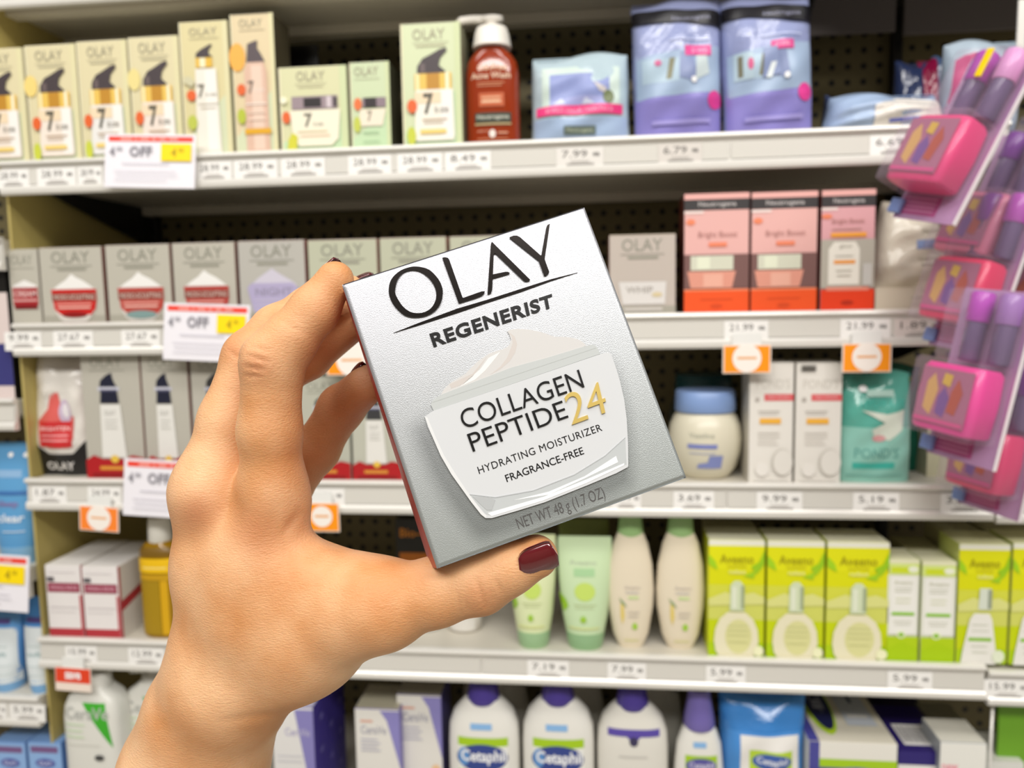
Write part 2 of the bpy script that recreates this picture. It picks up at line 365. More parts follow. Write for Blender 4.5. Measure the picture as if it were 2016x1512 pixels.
# ---------------------------------------------------------------- products
random.seed(4)
def where(px0, px1, pyt, z, inset):
    Y = D+inset; zb = (RZ[z] if isinstance(z, int) else z)-.002
    # bottom pixel row, then the mid height
    def px_at(Y, x, zz):
        d = Vector((x, Y, zz))-CO; return PCX+FPX*d.dot(CR)/d.dot(CF), PCY-FPX*d.dot(CU)/d.dot(CF)
    a = W(px0, pyt, Y); b = W(px1, pyt, Y); zt = (a.z+b.z)/2
    def X(px):
        lo, hi = -1.3, 1.2
        for _ in range(40):
            m = (lo+hi)/2
            if px_at(Y, m, (zb+zt)/2)[0] < px: lo = m
            else: hi = m
        return (lo+hi)/2
    x0, x1 = X(px0), X(px1)
    return (x0+x1)/2, Y, zb, x1-x0, zt-zb
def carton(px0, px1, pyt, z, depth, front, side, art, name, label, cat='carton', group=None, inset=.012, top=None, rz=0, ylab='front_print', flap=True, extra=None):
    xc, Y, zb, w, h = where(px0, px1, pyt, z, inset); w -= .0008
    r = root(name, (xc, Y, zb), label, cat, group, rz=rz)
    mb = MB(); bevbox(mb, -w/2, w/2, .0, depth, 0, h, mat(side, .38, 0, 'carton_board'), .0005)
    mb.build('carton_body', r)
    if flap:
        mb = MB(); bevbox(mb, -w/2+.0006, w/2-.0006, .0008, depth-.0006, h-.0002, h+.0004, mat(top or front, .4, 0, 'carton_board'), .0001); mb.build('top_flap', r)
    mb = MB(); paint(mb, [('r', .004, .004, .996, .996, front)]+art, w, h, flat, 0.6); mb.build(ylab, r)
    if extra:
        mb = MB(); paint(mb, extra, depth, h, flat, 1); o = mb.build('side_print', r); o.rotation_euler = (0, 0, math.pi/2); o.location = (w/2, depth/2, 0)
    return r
# ---- artwork
def art_te(kind='pump', bottle='ece6da', tint='e3dcb8', accent=None, green=False):
    tx = 'a59f86'
    a = [('p', [(.0, 0), (1, 0), (1, .5), (.0, .12)], 'd3d9b6' if not green else 'c3dcb2'), ('r', 0, 0, .03, 1, 'e9e3c0'), ('r', .9, 0, 1, 1, 'e0d9ac' if not green else 'cfd9aa')]
    if kind == 'pump':
        a += [('t', 'OLAY', .2, .87, .74, .955, tx, 0), ('r', .2, .842, .8, .846, tx), ('r', .25, .815, .75, .825, 'c5bfa2')]
        if accent: a += [('e', .08, .66, .13, .09, accent)]
        a += [('p', [(.26, .60), (.27, .66), (.36, .72), (.5, .75), (.66, .79), (.76, .80), (.77, .775), (.66, .72), (.63, .66), (.74, .615), (.73, .60)], '453b3e'), ('r', .32, .61, .4, .68, '6a5c5c'),
              ('r', .22, .47, .84, .6, 'e8c25c'), ('r', .42, .47, .64, .6, 'c08a2a'), ('r', .24, .47, .3, .6, 'f6e7b0'), ('r', .74, .47, .8, .6, 'faf0cf'),
              ('p', [(.22, .06), (.86, .06), (.88, .1), (.86, .47), (.24, .47), (.2, .1)], bottle), ('r', .66, .08, .85, .46, 'f3f0ea'), ('r', .22, .36, .66, .45, 'efd9b8'),
              ('t', '7', .36, .27, .53, .44, '5c584c', .03), ('t', 'in one', .55, .28, .78, .34, '9a948a'), ('e', .17, .34, .085, .055, 'e3652c'),
              ('r', .34, .225, .76, .235, 'c4a98e'), ('r', .36, .2, .7, .208, 'd0bca8'), ('e', .15, .1, .075, .075, 'c8cf45'), ('r', .3, .115, .74, .15, 'f0d27a')]
    if kind == 'tall':
        a += [('t', 'OLAY', .2, .9, .78, .955, tx, 0), ('r', .2, .875, .82, .879, tx), ('p', [(.32, .74), (.33, .77), (.45, .8), (.62, .83), (.68, .83), (.6, .79), (.6, .76), (.68, .74)], '453b3e'),
              ('r', .32, .665, .66, .735, 'e4b842'), ('r', .4, .665, .52, .735, 'f7ecc4'), ('p', [(.26, .02), (.78, .02), (.74, .655), (.3, .655)], 'ece7db'), ('r', .5, .05, .72, .64, 'f4f1e9'),
              ('t', '7', .34, .44, .48, .54, '6c675a', .03), ('t', 'in one', .5, .45, .72, .48, 'a59e8e'), ('e', .2, .46, .1, .04, 'e3652c'), ('r', .34, .39, .76, .396, 'b8ad98'), ('r', .38, .36, .7, .366, 'c5baa5'), ('e', .2, .26, .1, .055, 'bdc650'), ('p', [(.05, .56), (.22, .52), (.3, .56), (.2, .6), (.08, .6)], 'cfcaa8')]
    if kind == 'pink':
        a += [('t', 'OLAY', .2, .91, .74, .965, tx, 0), ('r', .2, .885, .8, .889, tx), ('e', .13, .7, .19, .1, 'f0b04a'),
              ('p', [(.34, .66), (.36, .72), (.38, .79), (.56, .81), (.62, .81), (.6, .76), (.68, .72), (.76, .67), (.76, .66)], '564a4e'),
              ('p', [(.26, .02), (.82, .02), (.8, .6), (.74, .66), (.36, .66), (.28, .6)], 'dcb8a2'), ('r', .44, .04, .7, .64, 'e8cdba'), ('t', '7', .36, .44, .5, .53, '7a6a60', .03), ('t', 'in one', .52, .45, .74, .48, 'f5e8dd'),
              ('e', .2, .47, .1, .04, 'e3652c'), ('e', .18, .28, .1, .055, 'b7c23c'), ('r', .24, .15, .86, .19, 'e2a91e'), ('r', .3, .36, .78, .37, 'f5e8dd'), ('r', .34, .3, .74, .308, 'f0dccb'), ('r', .34, .25, .74, .258, 'f0dccb')]
    if kind == 'jar':
        a += [('t', 'OLAY', .26, .84, .68, .95, tx, 0), ('r', .24, .8, .7, .805, tx), ('r', .28, .765, .66, .775, 'c5bfa2'), ('r', .18, .51, .86, .66, '9b8a90'), ('r', .36, .53, .62, .64, '241d1f'), ('r', .7, .52, .77, .65, 'd5c8cd'), ('r', .8, .53, .85, .64, '3a3034'),
              ('p', [(.15, .5), (.9, .5), (.86, .16), (.76, .08), (.28, .08), (.19, .16)], 'f2ecd5'), ('t', '7', .36, .3, .48, .46, '6c675a', .03), ('t', 'in one', .5, .31, .64, .36, 'a59e8e'), ('r', .26, .24, .7, .252, 'd7bf8c'), ('r', .3, .19, .74, .205, 'e8c8a8'),
              ('e', .1, .42, .06, .07, 'e3652c'), ('p', [(.1, .04), (.24, .05), (.26, .2), (.18, .24), (.12, .16)], 'd2cf3a'), ('e', .07, .62, .05, .04, 'f5f3d8')]
    if kind == 'eye':
        a += [('t', 'OLAY', .12, .85, .72, .95, tx, 0), ('r', .12, .81, .76, .815, tx), ('r', .3, .49, .9, .6, '8d7b84'), ('r', .36, .49, .66, .6, '2b2226'), ('p', [(.24, .47), (.9, .47), (.8, .28), (.2, .28)], 'efe4cf'), ('t', '7', .42, .33, .54, .45, '8a7f6c', .03), ('e', .19, .53, .1, .07, 'e8743a'), ('e', .16, .3, .09, .09, 'c3cb52'), ('r', .3, .2, .7, .21, '8fb088'), ('r', .3, .1, .72, .108, '93b48c')]
    return a
def art_reg(jar='c81f1c', kind='red', base2='a9a598'):
    tx = '8e8d80'
    a = [('r', 0, .0, 1, .12, base2), ('t', 'OLAY', .19, .8, .8, .95, tx, .0), ('r', .17, .755, .83, .763, tx), ('r', .28, .705, .74, .735, '9c9a8c')]
    if kind == 'red':
        a += [('p', [(.2, .47), (.28, .52), (.4, .58), (.5, .66), (.56, .62), (.68, .57), (.8, .5), (.84, .47)], 'f0eeea'),
              ('p', [(.16, .47), (.88, .47), (.88, .34), (.84, .18), (.74, .07), (.68, .04), (.34, .04), (.27, .08), (.19, .2)], 'd9d4cd'),
              ('p', [(.16, .46), (.88, .46), (.88, .32), (.85, .2), (.78, .13), (.3, .13), (.2, .2)], jar), ('r', .17, .31, .87, .41, '8e3f34'), ('t', 'MICRO-SCULPTING', .2, .325, .85, .395, 'c9b0a4', .02),
              ('r', .24, .26, .8, .28, 'eda79a'), ('r', .26, .21, .78, .235, 'f0b5a8'), ('e', .52, .13, .2, .035, '8a0f10')]
    if kind == 'teal':
        a = art_reg('b8463c', 'red'); a[-1] = ('e', .52, .12, .24, .05, '7e9a98')
    if kind == 'lav':
        a += [('p', [(.16, .45), (.3, .55), (.5, .66), (.6, .6), (.8, .5), (.88, .44)], 'cfcad8'),
              ('p', [(.12, .42), (.18, .48), (.8, .48), (.88, .42), (.88, .3), (.82, .14), (.7, .03), (.36, .03), (.2, .14)], 'b3aacb'), ('t', 'NIGHT', .24, .32, .8, .42, '9790a8', .02), ('r', .22, .26, .8, .275, 'c6bfd6'), ('r', .22, .2, .78, .21, 'cfc9dc'), ('r', .26, .14, .74, .15, 'cfc9dc')]
    if kind == 'white':
        a += [('p', [(.14, .42), (.86, .42), (.84, .14), (.2, .14)], 'dedad6'), ('t', 'WHIP', .25, .28, .66, .36, 'a9a39c', .02), ('r', .22, .06, .8, .1, 'cfc9c2'), ('e', .72, .26, .08, .03, 'd8c8a0')]
    if kind == 'small':
        a = [('t', 'OLAY', .1, .8, .8, .93, tx, 0), ('r', .1, .75, .85, .757, tx), ('p', [(.1, .53), (.5, .6), (.9, .53), (.9, .48), (.1, .48)], 'efece8'), ('r', .08, .27, .93, .5, 'a5262a'), ('t', 'CREAM', .12, .38, .88, .46, 'e8c4c0', .02), ('r', .1, .32, .9, .345, 'e0a8a4'), ('r', .12, .22, .9, .27, '7a1014')]
    return a
def art_serum(dark='1d1f33', sz=1.0):
    return [('t', 'OLAY', .16, .87, .7, .95, '8e8d80', 0), ('r', .14, .845, .74, .85, '8e8d80'),
            ('p', [(.3, .72), (.32, .77), (.42, .81), (.52, .83), (.53, .79), (.56, .75), (.6, .72)], dark), ('r', .27, .69, .64, .72, 'c8c8d4'), ('r', .31, .685, .6, .7, '50506a'), ('p', [(.3, .595), (.62, .595), (.6, .685), (.32, .685)], dark),
            ('p', [(.28, .17), (.7, .17), (.64, .585), (.3, .585)], 'e6e4de'), ('t', 'OLAY', .36, .5, .56, .54, 'b3b1aa'), ('r', .36, .46, .58, .466, 'bdbbb3'), ('r', .36, .43, .56, .436, 'bdbbb3'), ('r', .36, .4, .58, .406, 'c5c3bb'),
            ('p', [(0, 0), (1, 0), (1, .17), (.8, .19), (.66, .16), (.3, .16), (.14, .19), (0, .15)], 'b01a20'), ('r', .1, .02, .9, .05, '8e1016'), ('e', .5, .16, .07, .03, 'e6c04a'), ('r', .24, .075, .72, .105, 'd8923a')]
def art_pink(narrow=False):
    a = [('r', 0, .865, 1, .955, '3a3738'), ('t', 'Neutrogena', .22, .885, .8, .935, 'c8c2c0', .01), ('r', 0, .955, 1, 1, 'edb3ac'), ('r', .0, .84, .3, .86, 'f6e6e0')]
    if not narrow:
        a += [('e', .1, .77, .07, .025, 'f08a64'), ('t', 'Bright Boost', .22, .63, .82, .69, 'bc8a84', .0), ('r', .38, .565, .66, .6, 'f08a68'),
              ('r', 0, .22, 1, .5, '7a5854'), ('r', .1, .37, .76, .49, 'd5d6c2'), ('r', .2, .38, .4, .48, 'e6ead2'), ('p', [(.05, .36), (.8, .36), (.74, .22), (.1, .22)], 'e09a86'), ('r', .3, .23, .6, .34, 'eab09c'),
              ('r', 0, 0, 1, .205, 'f0561e'), ('r', 0, .195, 1, .21, 'f68a5e'), ('r', .25, .12, .75, .13, 'd84a1a'), ('e', .5, .07, .1, .02, 'd84a1a')]
    else:
        a += [('e', .1, .79, .1, .02, 'f08a64'), ('t', 'Bright Boost', .2, .72, .8, .77, 'c08c88'), ('r', .2, .68, .75, .69, 'c99a94'), ('r', .18, .62, .84, .655, 'f5a83e'),
              ('r', 0, .2, 1, .6, 'b8b3a6'), ('p', [(.14, .23), (.72, .23), (.72, .52), (.64, .58), (.24, .58), (.14, .52)], 'eeeade'), ('t', 'glow', .34, .52, .58, .56, 'a9a595'), ('r', .24, .4, .64, .43, 'f2a24a'), ('r', .26, .46, .6, .468, 'b5b1a2'), ('r', .28, .34, .58, .348, 'b5b1a2'), ('r', .3, .3, .56, .308, 'b5b1a2'), ('r', .78, .22, .95, .4, 'c8c6c0'),
              ('r', 0, 0, 1, .19, 'e83e14'), ('r', .1, .18, .9, .21, 'e8907a'), ('e', .5, .08, .12, .02, 'b82a0c')]
    return a
def art_green(pump='round'):
    a = [('r', 0, .955, 1, 1, 'efeedd'), ('r', 0, .75, 1, .955, 'e6e60a'), ('r', 0, .62, 1, .75, 'dfe000'), ('r', 0, .5, 1, .62, 'd9dc46'), ('r', 0, .32, 1, .5, 'd5d966'), ('r', 0, .12, 1, .32, 'c9d800'), ('r', 0, 0, 1, .12, 'b3d300'),
         ('p', [(0, .88), (.12, .82), (.16, .75), (.04, .78), (0, .8)], 'a6d61e'), ('p', [(.76, .78), (.9, .82), (1, .93), (.99, .8), (.86, .72)], '9ccc1a'), ('p', [(.62, .7), (.8, .74), (.92, .82), (.8, .68)], 'a5d020'), ('p', [(0, .5), (.3, .56), (.5, .53), (.8, .56), (1, .52), (1, .46), (0, .44)], 'dfe08a'),
         ('t', 'Aveeno', .2, .81, .8, .885, 'a39a10', .0), ('t', 'positively', .34, .77, .68, .8, 'c9bf20'), ('t', 'radiant', .36, .72, .66, .755, 'f0f0a0')]
    if pump == 'round':
        a += [('p', [(.38, .4), (.64, .4), (.63, .62), (.56, .66), (.46, .66), (.39, .62)], 'd5e0bc'), ('r', .58, .42, .64, .62, 'a3b08c'), ('r', .42, .42, .5, .61, 'e6ecd4'),
              ('p', [(.1, .14), (.12, .24), (.2, .33), (.34, .39), (.66, .39), (.8, .33), (.88, .24), (.9, .14), (.86, .04), (.8, .0), (.2, .0), (.13, .05)], 'ece6c6'), ('e', .54, .18, .24, .15, 'dedc9c'), ('r', .34, .27, .7, .275, 'b9bc80'), ('r', .34, .23, .72, .235, 'b9bc80'), ('r', .34, .19, .72, .194, 'b9bc80'), ('r', .36, .13, .7, .134, 'b9bc80'), ('e', .9, .06, .09, .045, 'f2f2c8')]
    else:
        a += [('p', [(.4, .46), (.66, .46), (.64, .64), (.42, .64)], 'dbe2d2'), ('r', .58, .47, .66, .63, '9aa38e'), ('p', [(.08, .0), (.78, .0), (.78, .1), (.68, .38), (.62, .43), (.32, .43), (.24, .38), (.12, .12)], 'eeece4'),
              ('r', .22, .195, .68, .225, '8fc23a'), ('r', .28, .28, .62, .286, 'c0c4ae'), ('r', .28, .33, .6, .336, 'c0c4ae'), ('r', .28, .15, .6, .156, 'c0c4ae'), ('r', .3, .1, .6, .106, 'c0c4ae'), ('e', .82, .07, .12, .055, 'e8efd4')]
    return a
ART_SLIMGREEN = [('r', 0, .965, 1, 1, 'eceac8'), ('r', 0, .86, 1, .965, 'dcec8a'), ('r', .1, .87, .7, .93, 'd2e22e'), ('e', .8, .91, .16, .03, 'f3f6e0'), ('r', .0, .26, 1, .85, 'e7e8da'), ('r', .08, .27, .92, .84, 'f2f1ea'), ('t', 'Aveeno', .2, .76, .8, .8, 'c0c0a6'), ('r', .22, .72, .78, .727, 'b9baa2'), ('r', .22, .69, .74, .697, 'b9baa2'), ('r', .26, .62, .74, .626, 'cdd2a0'), ('r', .26, .58, .72, .586, 'cdd2a0'),
                 ('r', .14, .46, .86, .49, '8fc92e'), ('r', .2, .4, .8, .406, 'c9c9b8'), ('r', .24, .37, .76, .376, 'c9c9b8'), ('r', 0, 0, 1, .25, 'b5d30c'), ('p', [(0, .0), (1, 0), (1, .13), (.5, .2), (0, .12)], 'aed000'), ('e', .45, .27, .14, .035, 'eef4d0'), ('e', .45, .27, .09, .023, '8fc436')]
ART_POND = [('t', "POND'S", .16, .79, .92, .87, 'cdc8be', .0), ('r', .34, .69, 1, .745, 'dd5a5e'), ('t', 'REJUVENESS', .42, .705, .92, .73, 'f0b8b8'), ('e', .18, .7, .05, .02, 'b3aca4'), ('r', .2, .6, .7, .607, 'b5afa6'), ('r', .22, .58, .66, .586, 'c5bfb6'), ('r', .24, .5, .72, .545, 'f0b33e'), ('r', .2, .42, .7, .427, 'c5bfb6'), ('r', .2, .39, .7, .396, 'c5bfb6'), ('r', .2, .36, .62, .366, 'd0cac2'), ('r', .2, .33, .66, .336, 'd0cac2'), ('e', .76, .18, .24, .115, 'c9c4ba'), ('e', .78, .18, .22, .106, 'e4e0d8'), ('e', .3, .12, .15, .06, 'e9e5de'), ('r', .1, .02, .9, .03, 'd5d2cc')]

# ---- upper shelf
TE = 'ddd3ab'
te = [(-48, 52, 96, 'pump', 'efe3d6', 'leftmost cream pump bottle carton, cut by the photo edge', 'f0d88a'), (56, 156, 88, 'pump', 'efe3d6', 'cream pump bottle carton second from left on upper shelf', 'efd47e'),
      (158, 256, 80, 'pump', 'e8e6e2', 'cream pump bottle carton partly behind the sale sign, without round sticker', None), (259, 357, 72, 'pump', 'eee0d4', 'cream pump bottle carton just left of the tall slim carton', 'e8d890')]
for a, b, t, k, bt, lab, ac in te:
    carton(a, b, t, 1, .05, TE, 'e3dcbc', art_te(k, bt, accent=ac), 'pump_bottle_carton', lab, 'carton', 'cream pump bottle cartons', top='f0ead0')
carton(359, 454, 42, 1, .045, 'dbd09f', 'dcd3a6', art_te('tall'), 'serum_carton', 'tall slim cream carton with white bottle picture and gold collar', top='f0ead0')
carton(459, 544, 27, 1, .045, 'dfcda6', '4a4434', art_te('pink'), 'serum_carton', 'tallest cream carton, showing a pinkish bottle with dark cap', top='f0ead0')  # side board coloured dark in place of the shade on it
carton(551, 685, 131, 1, .06, 'd8d7ac', 'd5d6ac', art_te('jar', green=True), 'jar_carton', 'wide low cream green carton with black lidded jar picture', top='f0ead0', group='cream jar cartons')
carton(690, 769, 122, 1, .05, 'ccd9b2', '4a4a3a', art_te('eye', green=True), 'jar_carton', 'small pale green carton with tiny dark jar, right of the wide one', top='f0ead0', group='cream jar cartons')  # dark side colour stands for a side in shadow
carton(791, 909, 45, 1, .055, 'd3dcb4', '9a9a80', art_te('pump', 'f3efe2', green=True), 'pump_bottle_carton', 'pale green pump bottle carton standing left of the amber bottle', top='f0ead0')
mb = MB()
for k in range(3): bevbox(mb, -.045, .03, k*.003, k*.003+.001, 0, .14-.012*k, mat('0d0c0b', .25), .0003)
tube(mb, [(-.035, -.004, 0), (-.035, -.004, .14)], .002, mat('a29d90', .3))
o = mb.build('pusher_divider', None, W(585, 290, D+.09)); o.location.z = RZ[1]-.002
tag(o, 'black plastic pusher behind the wide cream jar carton', 'shelf divider')

# ---- generic bottles
def bottle(px0, px1, pyt, z, name, label, body, rings, art, cap=None, caprings=None, capcol='ffffff', ex=2.6, ratio=.55, group=None, cat='bottle', inset=.02, pump=None, bodymat=None, capname='cap', caprough=.35, liquid=None, rz=0):
    xc, Y, zb, w, h = where(px0, px1, pyt, z, inset)
    dep = w*ratio; r = root(name, (xc, Y+dep/2, zb), label, cat, group, rz=rz)
    R = [(t*h, a*w/2, a2*dep/2) if e is None else (t*h, a*w/2, a2*dep/2, e) for (t, a, a2, e) in [(q+(None,))[:4] if len(q) == 3 else q for q in rings]]
    mb = MB(); loft(mb, R, bodymat or PLASTIC(body), ex=ex); mb.build('bottle_body', r)
    zs = [q[0] for q in R]
    def curved(x, zz):
        A = np.interp(zz, zs, [q[1] for q in R]); B = np.interp(zz, zs, [q[2] for q in R])
        u = min(.999, abs(x)/max(A, 1e-4)); return -B*(1-u**ex)**(1/ex)
    if art: mb = MB(); paint(mb, art, w, h, curved, 3); mb.build('label_print', r)
    if caprings:
        C = [(t*h, a*w/2, a2*dep/2 if a2 > 0 else -a2*w/2) for t, a, a2 in caprings]
        mb = MB(); loft(mb, C, PLASTIC(capcol, caprough), ex=2.1); mb.build(capname, r)
    if pump:
        mb = MB(); pump(mb, w, h, dep); mb.build('pump_head', r)
    return r, w, h, dep
# amber pump bottle
AMB = mat('96330f', .12, 0, 'amber_plastic', Coat_Weight=.5)
def amber_pump(mb, w, h, d):
    wh = PLASTIC('f3eee4', .35)
    loft(mb, [(h*.755, .021, .021), (h*.80, .020, .020), (h*.86, .0185, .0185), (h*.90, .0165, .0165), (h*.905, .008, .008)], wh)
    loft(mb, [(h*.90, .0065, .0065), (h*.945, .0065, .0065), (h*.955, .013, .009), (h*.985, .0125, .0085), (h*.99, .008, .005)], wh)
    tube(mb, [(-.004, 0, h*.972), (-.02, -.003, h*.97), (-.032, -.006, h*.958), (-.0345, -.007, h*.94)], .0042, wh)
bottle(912, 1020, 18, 1, 'pump_bottle', 'amber brown pump bottle with white pump head', 'a53a0e',
       [(0, .93, .9), (.01, .98, .97), (.03, 1, 1), (.55, .99, 1), (.64, .92, .95), (.70, .72, .85), (.735, .52, .8), (.76, .4, .72)],
       [('t', 'Oil-Free', .26, .565, .8, .61, 'f0c9a4', .01), ('t', 'Acne Wash', .14, .505, .86, .55, 'f3d5b8', .01), ('r', .25, .47, .75, .476, 'e09a70'), ('r', .25, .45, .7, .456, 'e09a70'), ('r', .28, .3, .74, .4, 'c05a2a'), ('r', .33, .33, .68, .345, 'f0c9a4'), ('r', .33, .36, .68, .372, 'e8b088'),
        ('r', .2, .185, .86, .255, '30392a'), ('t', 'Neutrogena', .24, .2, .82, .24, 'cfcfc0', .01), ('r', .2, .165, .86, .178, 'b9a878'), ('t', 'salicylic acid', .24, .11, .44, .13, 'e0a888'), ('e', .52, .1, .06, .03, 'eee2d8'), ('r', .62, .1, .8, .11, 'e0a888'), ('r', .24, .06, .8, .066, 'd08a60')],
       pump=amber_pump, bodymat=AMB, ratio=.6, ex=2.8)
# ---- film bags
def film(col, rough=.16, name='film_'): 
    m = mat(col, rough, 0, name+col.strip('#'), Coat_Weight=.3)
    if not m.get('b'): bump(m, 55, .5, .004, 4); m['b'] = 1
    return m
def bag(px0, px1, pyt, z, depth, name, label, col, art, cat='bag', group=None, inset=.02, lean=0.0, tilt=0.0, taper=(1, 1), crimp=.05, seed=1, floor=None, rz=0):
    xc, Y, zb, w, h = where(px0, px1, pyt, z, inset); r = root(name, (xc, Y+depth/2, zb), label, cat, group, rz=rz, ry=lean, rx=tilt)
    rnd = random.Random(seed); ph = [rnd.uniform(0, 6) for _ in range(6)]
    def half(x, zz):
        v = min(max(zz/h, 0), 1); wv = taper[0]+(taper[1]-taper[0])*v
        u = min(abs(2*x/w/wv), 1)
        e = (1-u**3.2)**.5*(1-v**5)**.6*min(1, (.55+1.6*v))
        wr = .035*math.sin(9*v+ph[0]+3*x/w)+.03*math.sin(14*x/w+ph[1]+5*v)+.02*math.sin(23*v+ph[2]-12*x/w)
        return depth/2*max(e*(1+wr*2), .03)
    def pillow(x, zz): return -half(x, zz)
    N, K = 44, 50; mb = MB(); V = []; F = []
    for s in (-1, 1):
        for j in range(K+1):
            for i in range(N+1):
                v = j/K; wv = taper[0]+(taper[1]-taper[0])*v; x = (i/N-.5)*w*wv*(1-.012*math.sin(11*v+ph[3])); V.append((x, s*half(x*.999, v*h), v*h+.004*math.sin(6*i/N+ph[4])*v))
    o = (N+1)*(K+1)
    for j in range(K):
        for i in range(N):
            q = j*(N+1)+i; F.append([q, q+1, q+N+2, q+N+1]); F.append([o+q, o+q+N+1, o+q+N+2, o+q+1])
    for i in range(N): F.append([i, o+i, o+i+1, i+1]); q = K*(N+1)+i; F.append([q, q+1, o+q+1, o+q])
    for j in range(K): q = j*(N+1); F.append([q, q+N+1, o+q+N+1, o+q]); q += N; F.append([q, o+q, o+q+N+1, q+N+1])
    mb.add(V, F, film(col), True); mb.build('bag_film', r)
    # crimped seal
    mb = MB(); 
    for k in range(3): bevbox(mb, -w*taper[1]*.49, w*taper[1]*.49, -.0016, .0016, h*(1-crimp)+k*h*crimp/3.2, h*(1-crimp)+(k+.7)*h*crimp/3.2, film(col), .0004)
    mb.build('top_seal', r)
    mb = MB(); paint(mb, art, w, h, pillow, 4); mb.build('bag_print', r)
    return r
bag(1043, 1240, 98, 1, .05, 'wipes_pack', 'clear wipes pack with purple window and pink stripe', 'b9cdd6',
    [('r', .03, .01, .97, .29, 'a9bfde'), ('r', .12, .42, .9, .84, 'cfe0d8'), ('r', .2, .42, .8, .76, '8f9bd0'), ('p', [(.2, .42), (.8, .42), (.8, .5), (.5, .52), (.2, .47)], 'a8aee0'), ('p', [(.22, .43), (.32, .5), (.36, .44)], 'd6dcf2'), ('p', [(.52, .43), (.56, .5), (.66, .43)], 'd6dcf2'), ('p', [(.64, .66), (.76, .6), (.8, .52), (.7, .56)], 'cfc8c8'), ('e', .79, .5, .055, .07, '6e7a50'),
     ('r', .06, .32, .93, .42, 'ee3f84'), ('t', 'BONUS VALUE TWIN PACK', .16, .345, .84, .39, 'f8a9c6', .01), ('r', .34, .11, .66, .2, '67756e'), ('t', 'Neutrogena', .37, .13, .63, .18, 'b9c2a8'), ('e', .6, .06, .02, .02, 'ffffff')], cat='wipes pack', taper=(1, .98), seed=3)
LAV = [('r', .02, .01, .98, .32, '9088cf'), ('p', [(.04, .3), (.04, .58), (.96, .64), (.96, .32)], 'a3b8d4'), ('r', .1, .4, .5, .56, 'b4cbdc'), ('p', [(.36, .42), (.42, .42), (.46, .56), (.4, .56)], '8b8a70'), ('p', [(.5, .42), (.7, .38), (.66, .6), (.52, .6)], '8592ba'), ('p', [(.68, .4), (.84, .45), (.8, .62), (.7, .62)], 'c9d6d8'),
       ('e', .27, .53, .04, .02, 'd46a9a'), ('e', .9, .27, .085, .06, 'e8429a'), ('r', .57, .57, .86, .64, 'e03f8e'), ('t', '25 WIPES', .64, .585, .82, .62, 'f8b8d8', .01), ('r', .4, .68, .85, .688, 'c3cbea'), ('p', [(.0, .83), (.5, .81), (1, .77), (1, .885), (.5, .905), (0, .925)], '14131a'), ('t', 'Neutrogena', .44, .815, .86, .85, '8d8ea6', .01), ('e', .66, .4, .03, .02, 'ffffff'), ('r', .2, .12, .85, .15, 'a79fe0')]
bag(1250, 1430, -18, 1, .06, 'resealable_bag', 'left lavender blue resealable bag of face wipes', '99a2cc', LAV, group='lavender blue bags', seed=5, lean=-.02, taper=(.98, 1))
bag(1436, 1616, -28, 1, .06, 'resealable_bag', 'right lavender blue resealable bag, leaning to the left', '99a2cc', LAV[:5]+[('r', .1, .4, .3, .58, 'b9cfdc'), ('r', .14, .42, .19, .56, '7c7a64'), ('e', .27, .5, .03, .04, 'd45a8a'), ('e', .87, .29, .085, .06, 'e8429a'), ('r', .5, .58, .75, .64, 'e03f8e'), ('t', '25 WIPES', .54, .595, .71, .625, 'f8b8d8', .01), ('p', [(.4, .4), (.6, .42), (.56, .6), (.42, .6)], '8c9ac2'), ('p', [(.44, .4), (.5, .4), (.56, .5), (.5, .5)], 'e8f0f2')]+LAV[-5:], group='lavender blue bags', seed=9, lean=-.045, taper=(1, 1.02))
# lying blue wipes pack
bag(1634, 1888, 172, 1, .075, 'wipes_pack', 'light blue wipes pack lying on its side with white label', 'a9bedd', [('r', .36, .14, .94, .76, 'eee8e0'), ('t', 'ultra fine cleansing', .48, .56, .86, .66, 'b9b9bd', .0), ('r', .5, .46, .84, .48, 'c9c6c2'), ('r', .48, .24, .84, .32, '6d74c4'), ('r', .4, .68, .9, .7, 'c9c6c2')], cat='wipes pack', taper=(1, .84), crimp=.02, seed=12)
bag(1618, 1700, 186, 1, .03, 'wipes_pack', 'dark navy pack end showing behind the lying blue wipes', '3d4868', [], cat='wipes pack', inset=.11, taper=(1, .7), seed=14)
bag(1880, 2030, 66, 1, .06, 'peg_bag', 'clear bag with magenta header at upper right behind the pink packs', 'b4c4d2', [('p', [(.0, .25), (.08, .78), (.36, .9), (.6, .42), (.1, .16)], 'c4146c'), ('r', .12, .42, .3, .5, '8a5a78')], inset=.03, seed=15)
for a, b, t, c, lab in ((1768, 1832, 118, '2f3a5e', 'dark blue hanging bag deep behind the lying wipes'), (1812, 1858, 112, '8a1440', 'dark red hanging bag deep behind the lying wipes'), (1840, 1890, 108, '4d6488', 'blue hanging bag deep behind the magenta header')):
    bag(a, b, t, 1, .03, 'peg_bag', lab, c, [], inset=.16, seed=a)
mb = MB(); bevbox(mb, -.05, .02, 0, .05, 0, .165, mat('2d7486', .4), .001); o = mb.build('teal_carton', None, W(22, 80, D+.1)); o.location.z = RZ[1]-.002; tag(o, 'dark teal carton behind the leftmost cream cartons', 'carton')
# on the very top shelf
for i, (a, b) in enumerate(((-10, 60), (64, 140))):
    carton(a, b, -90, CAMZ+.366, .05, 'e8ecef', 'dfe3e6', [], 'white_carton', ('white carton bottom at the top left corner', 'white carton bottom just right of the corner one')[i], flap=False, group='cartons on the top shelf')

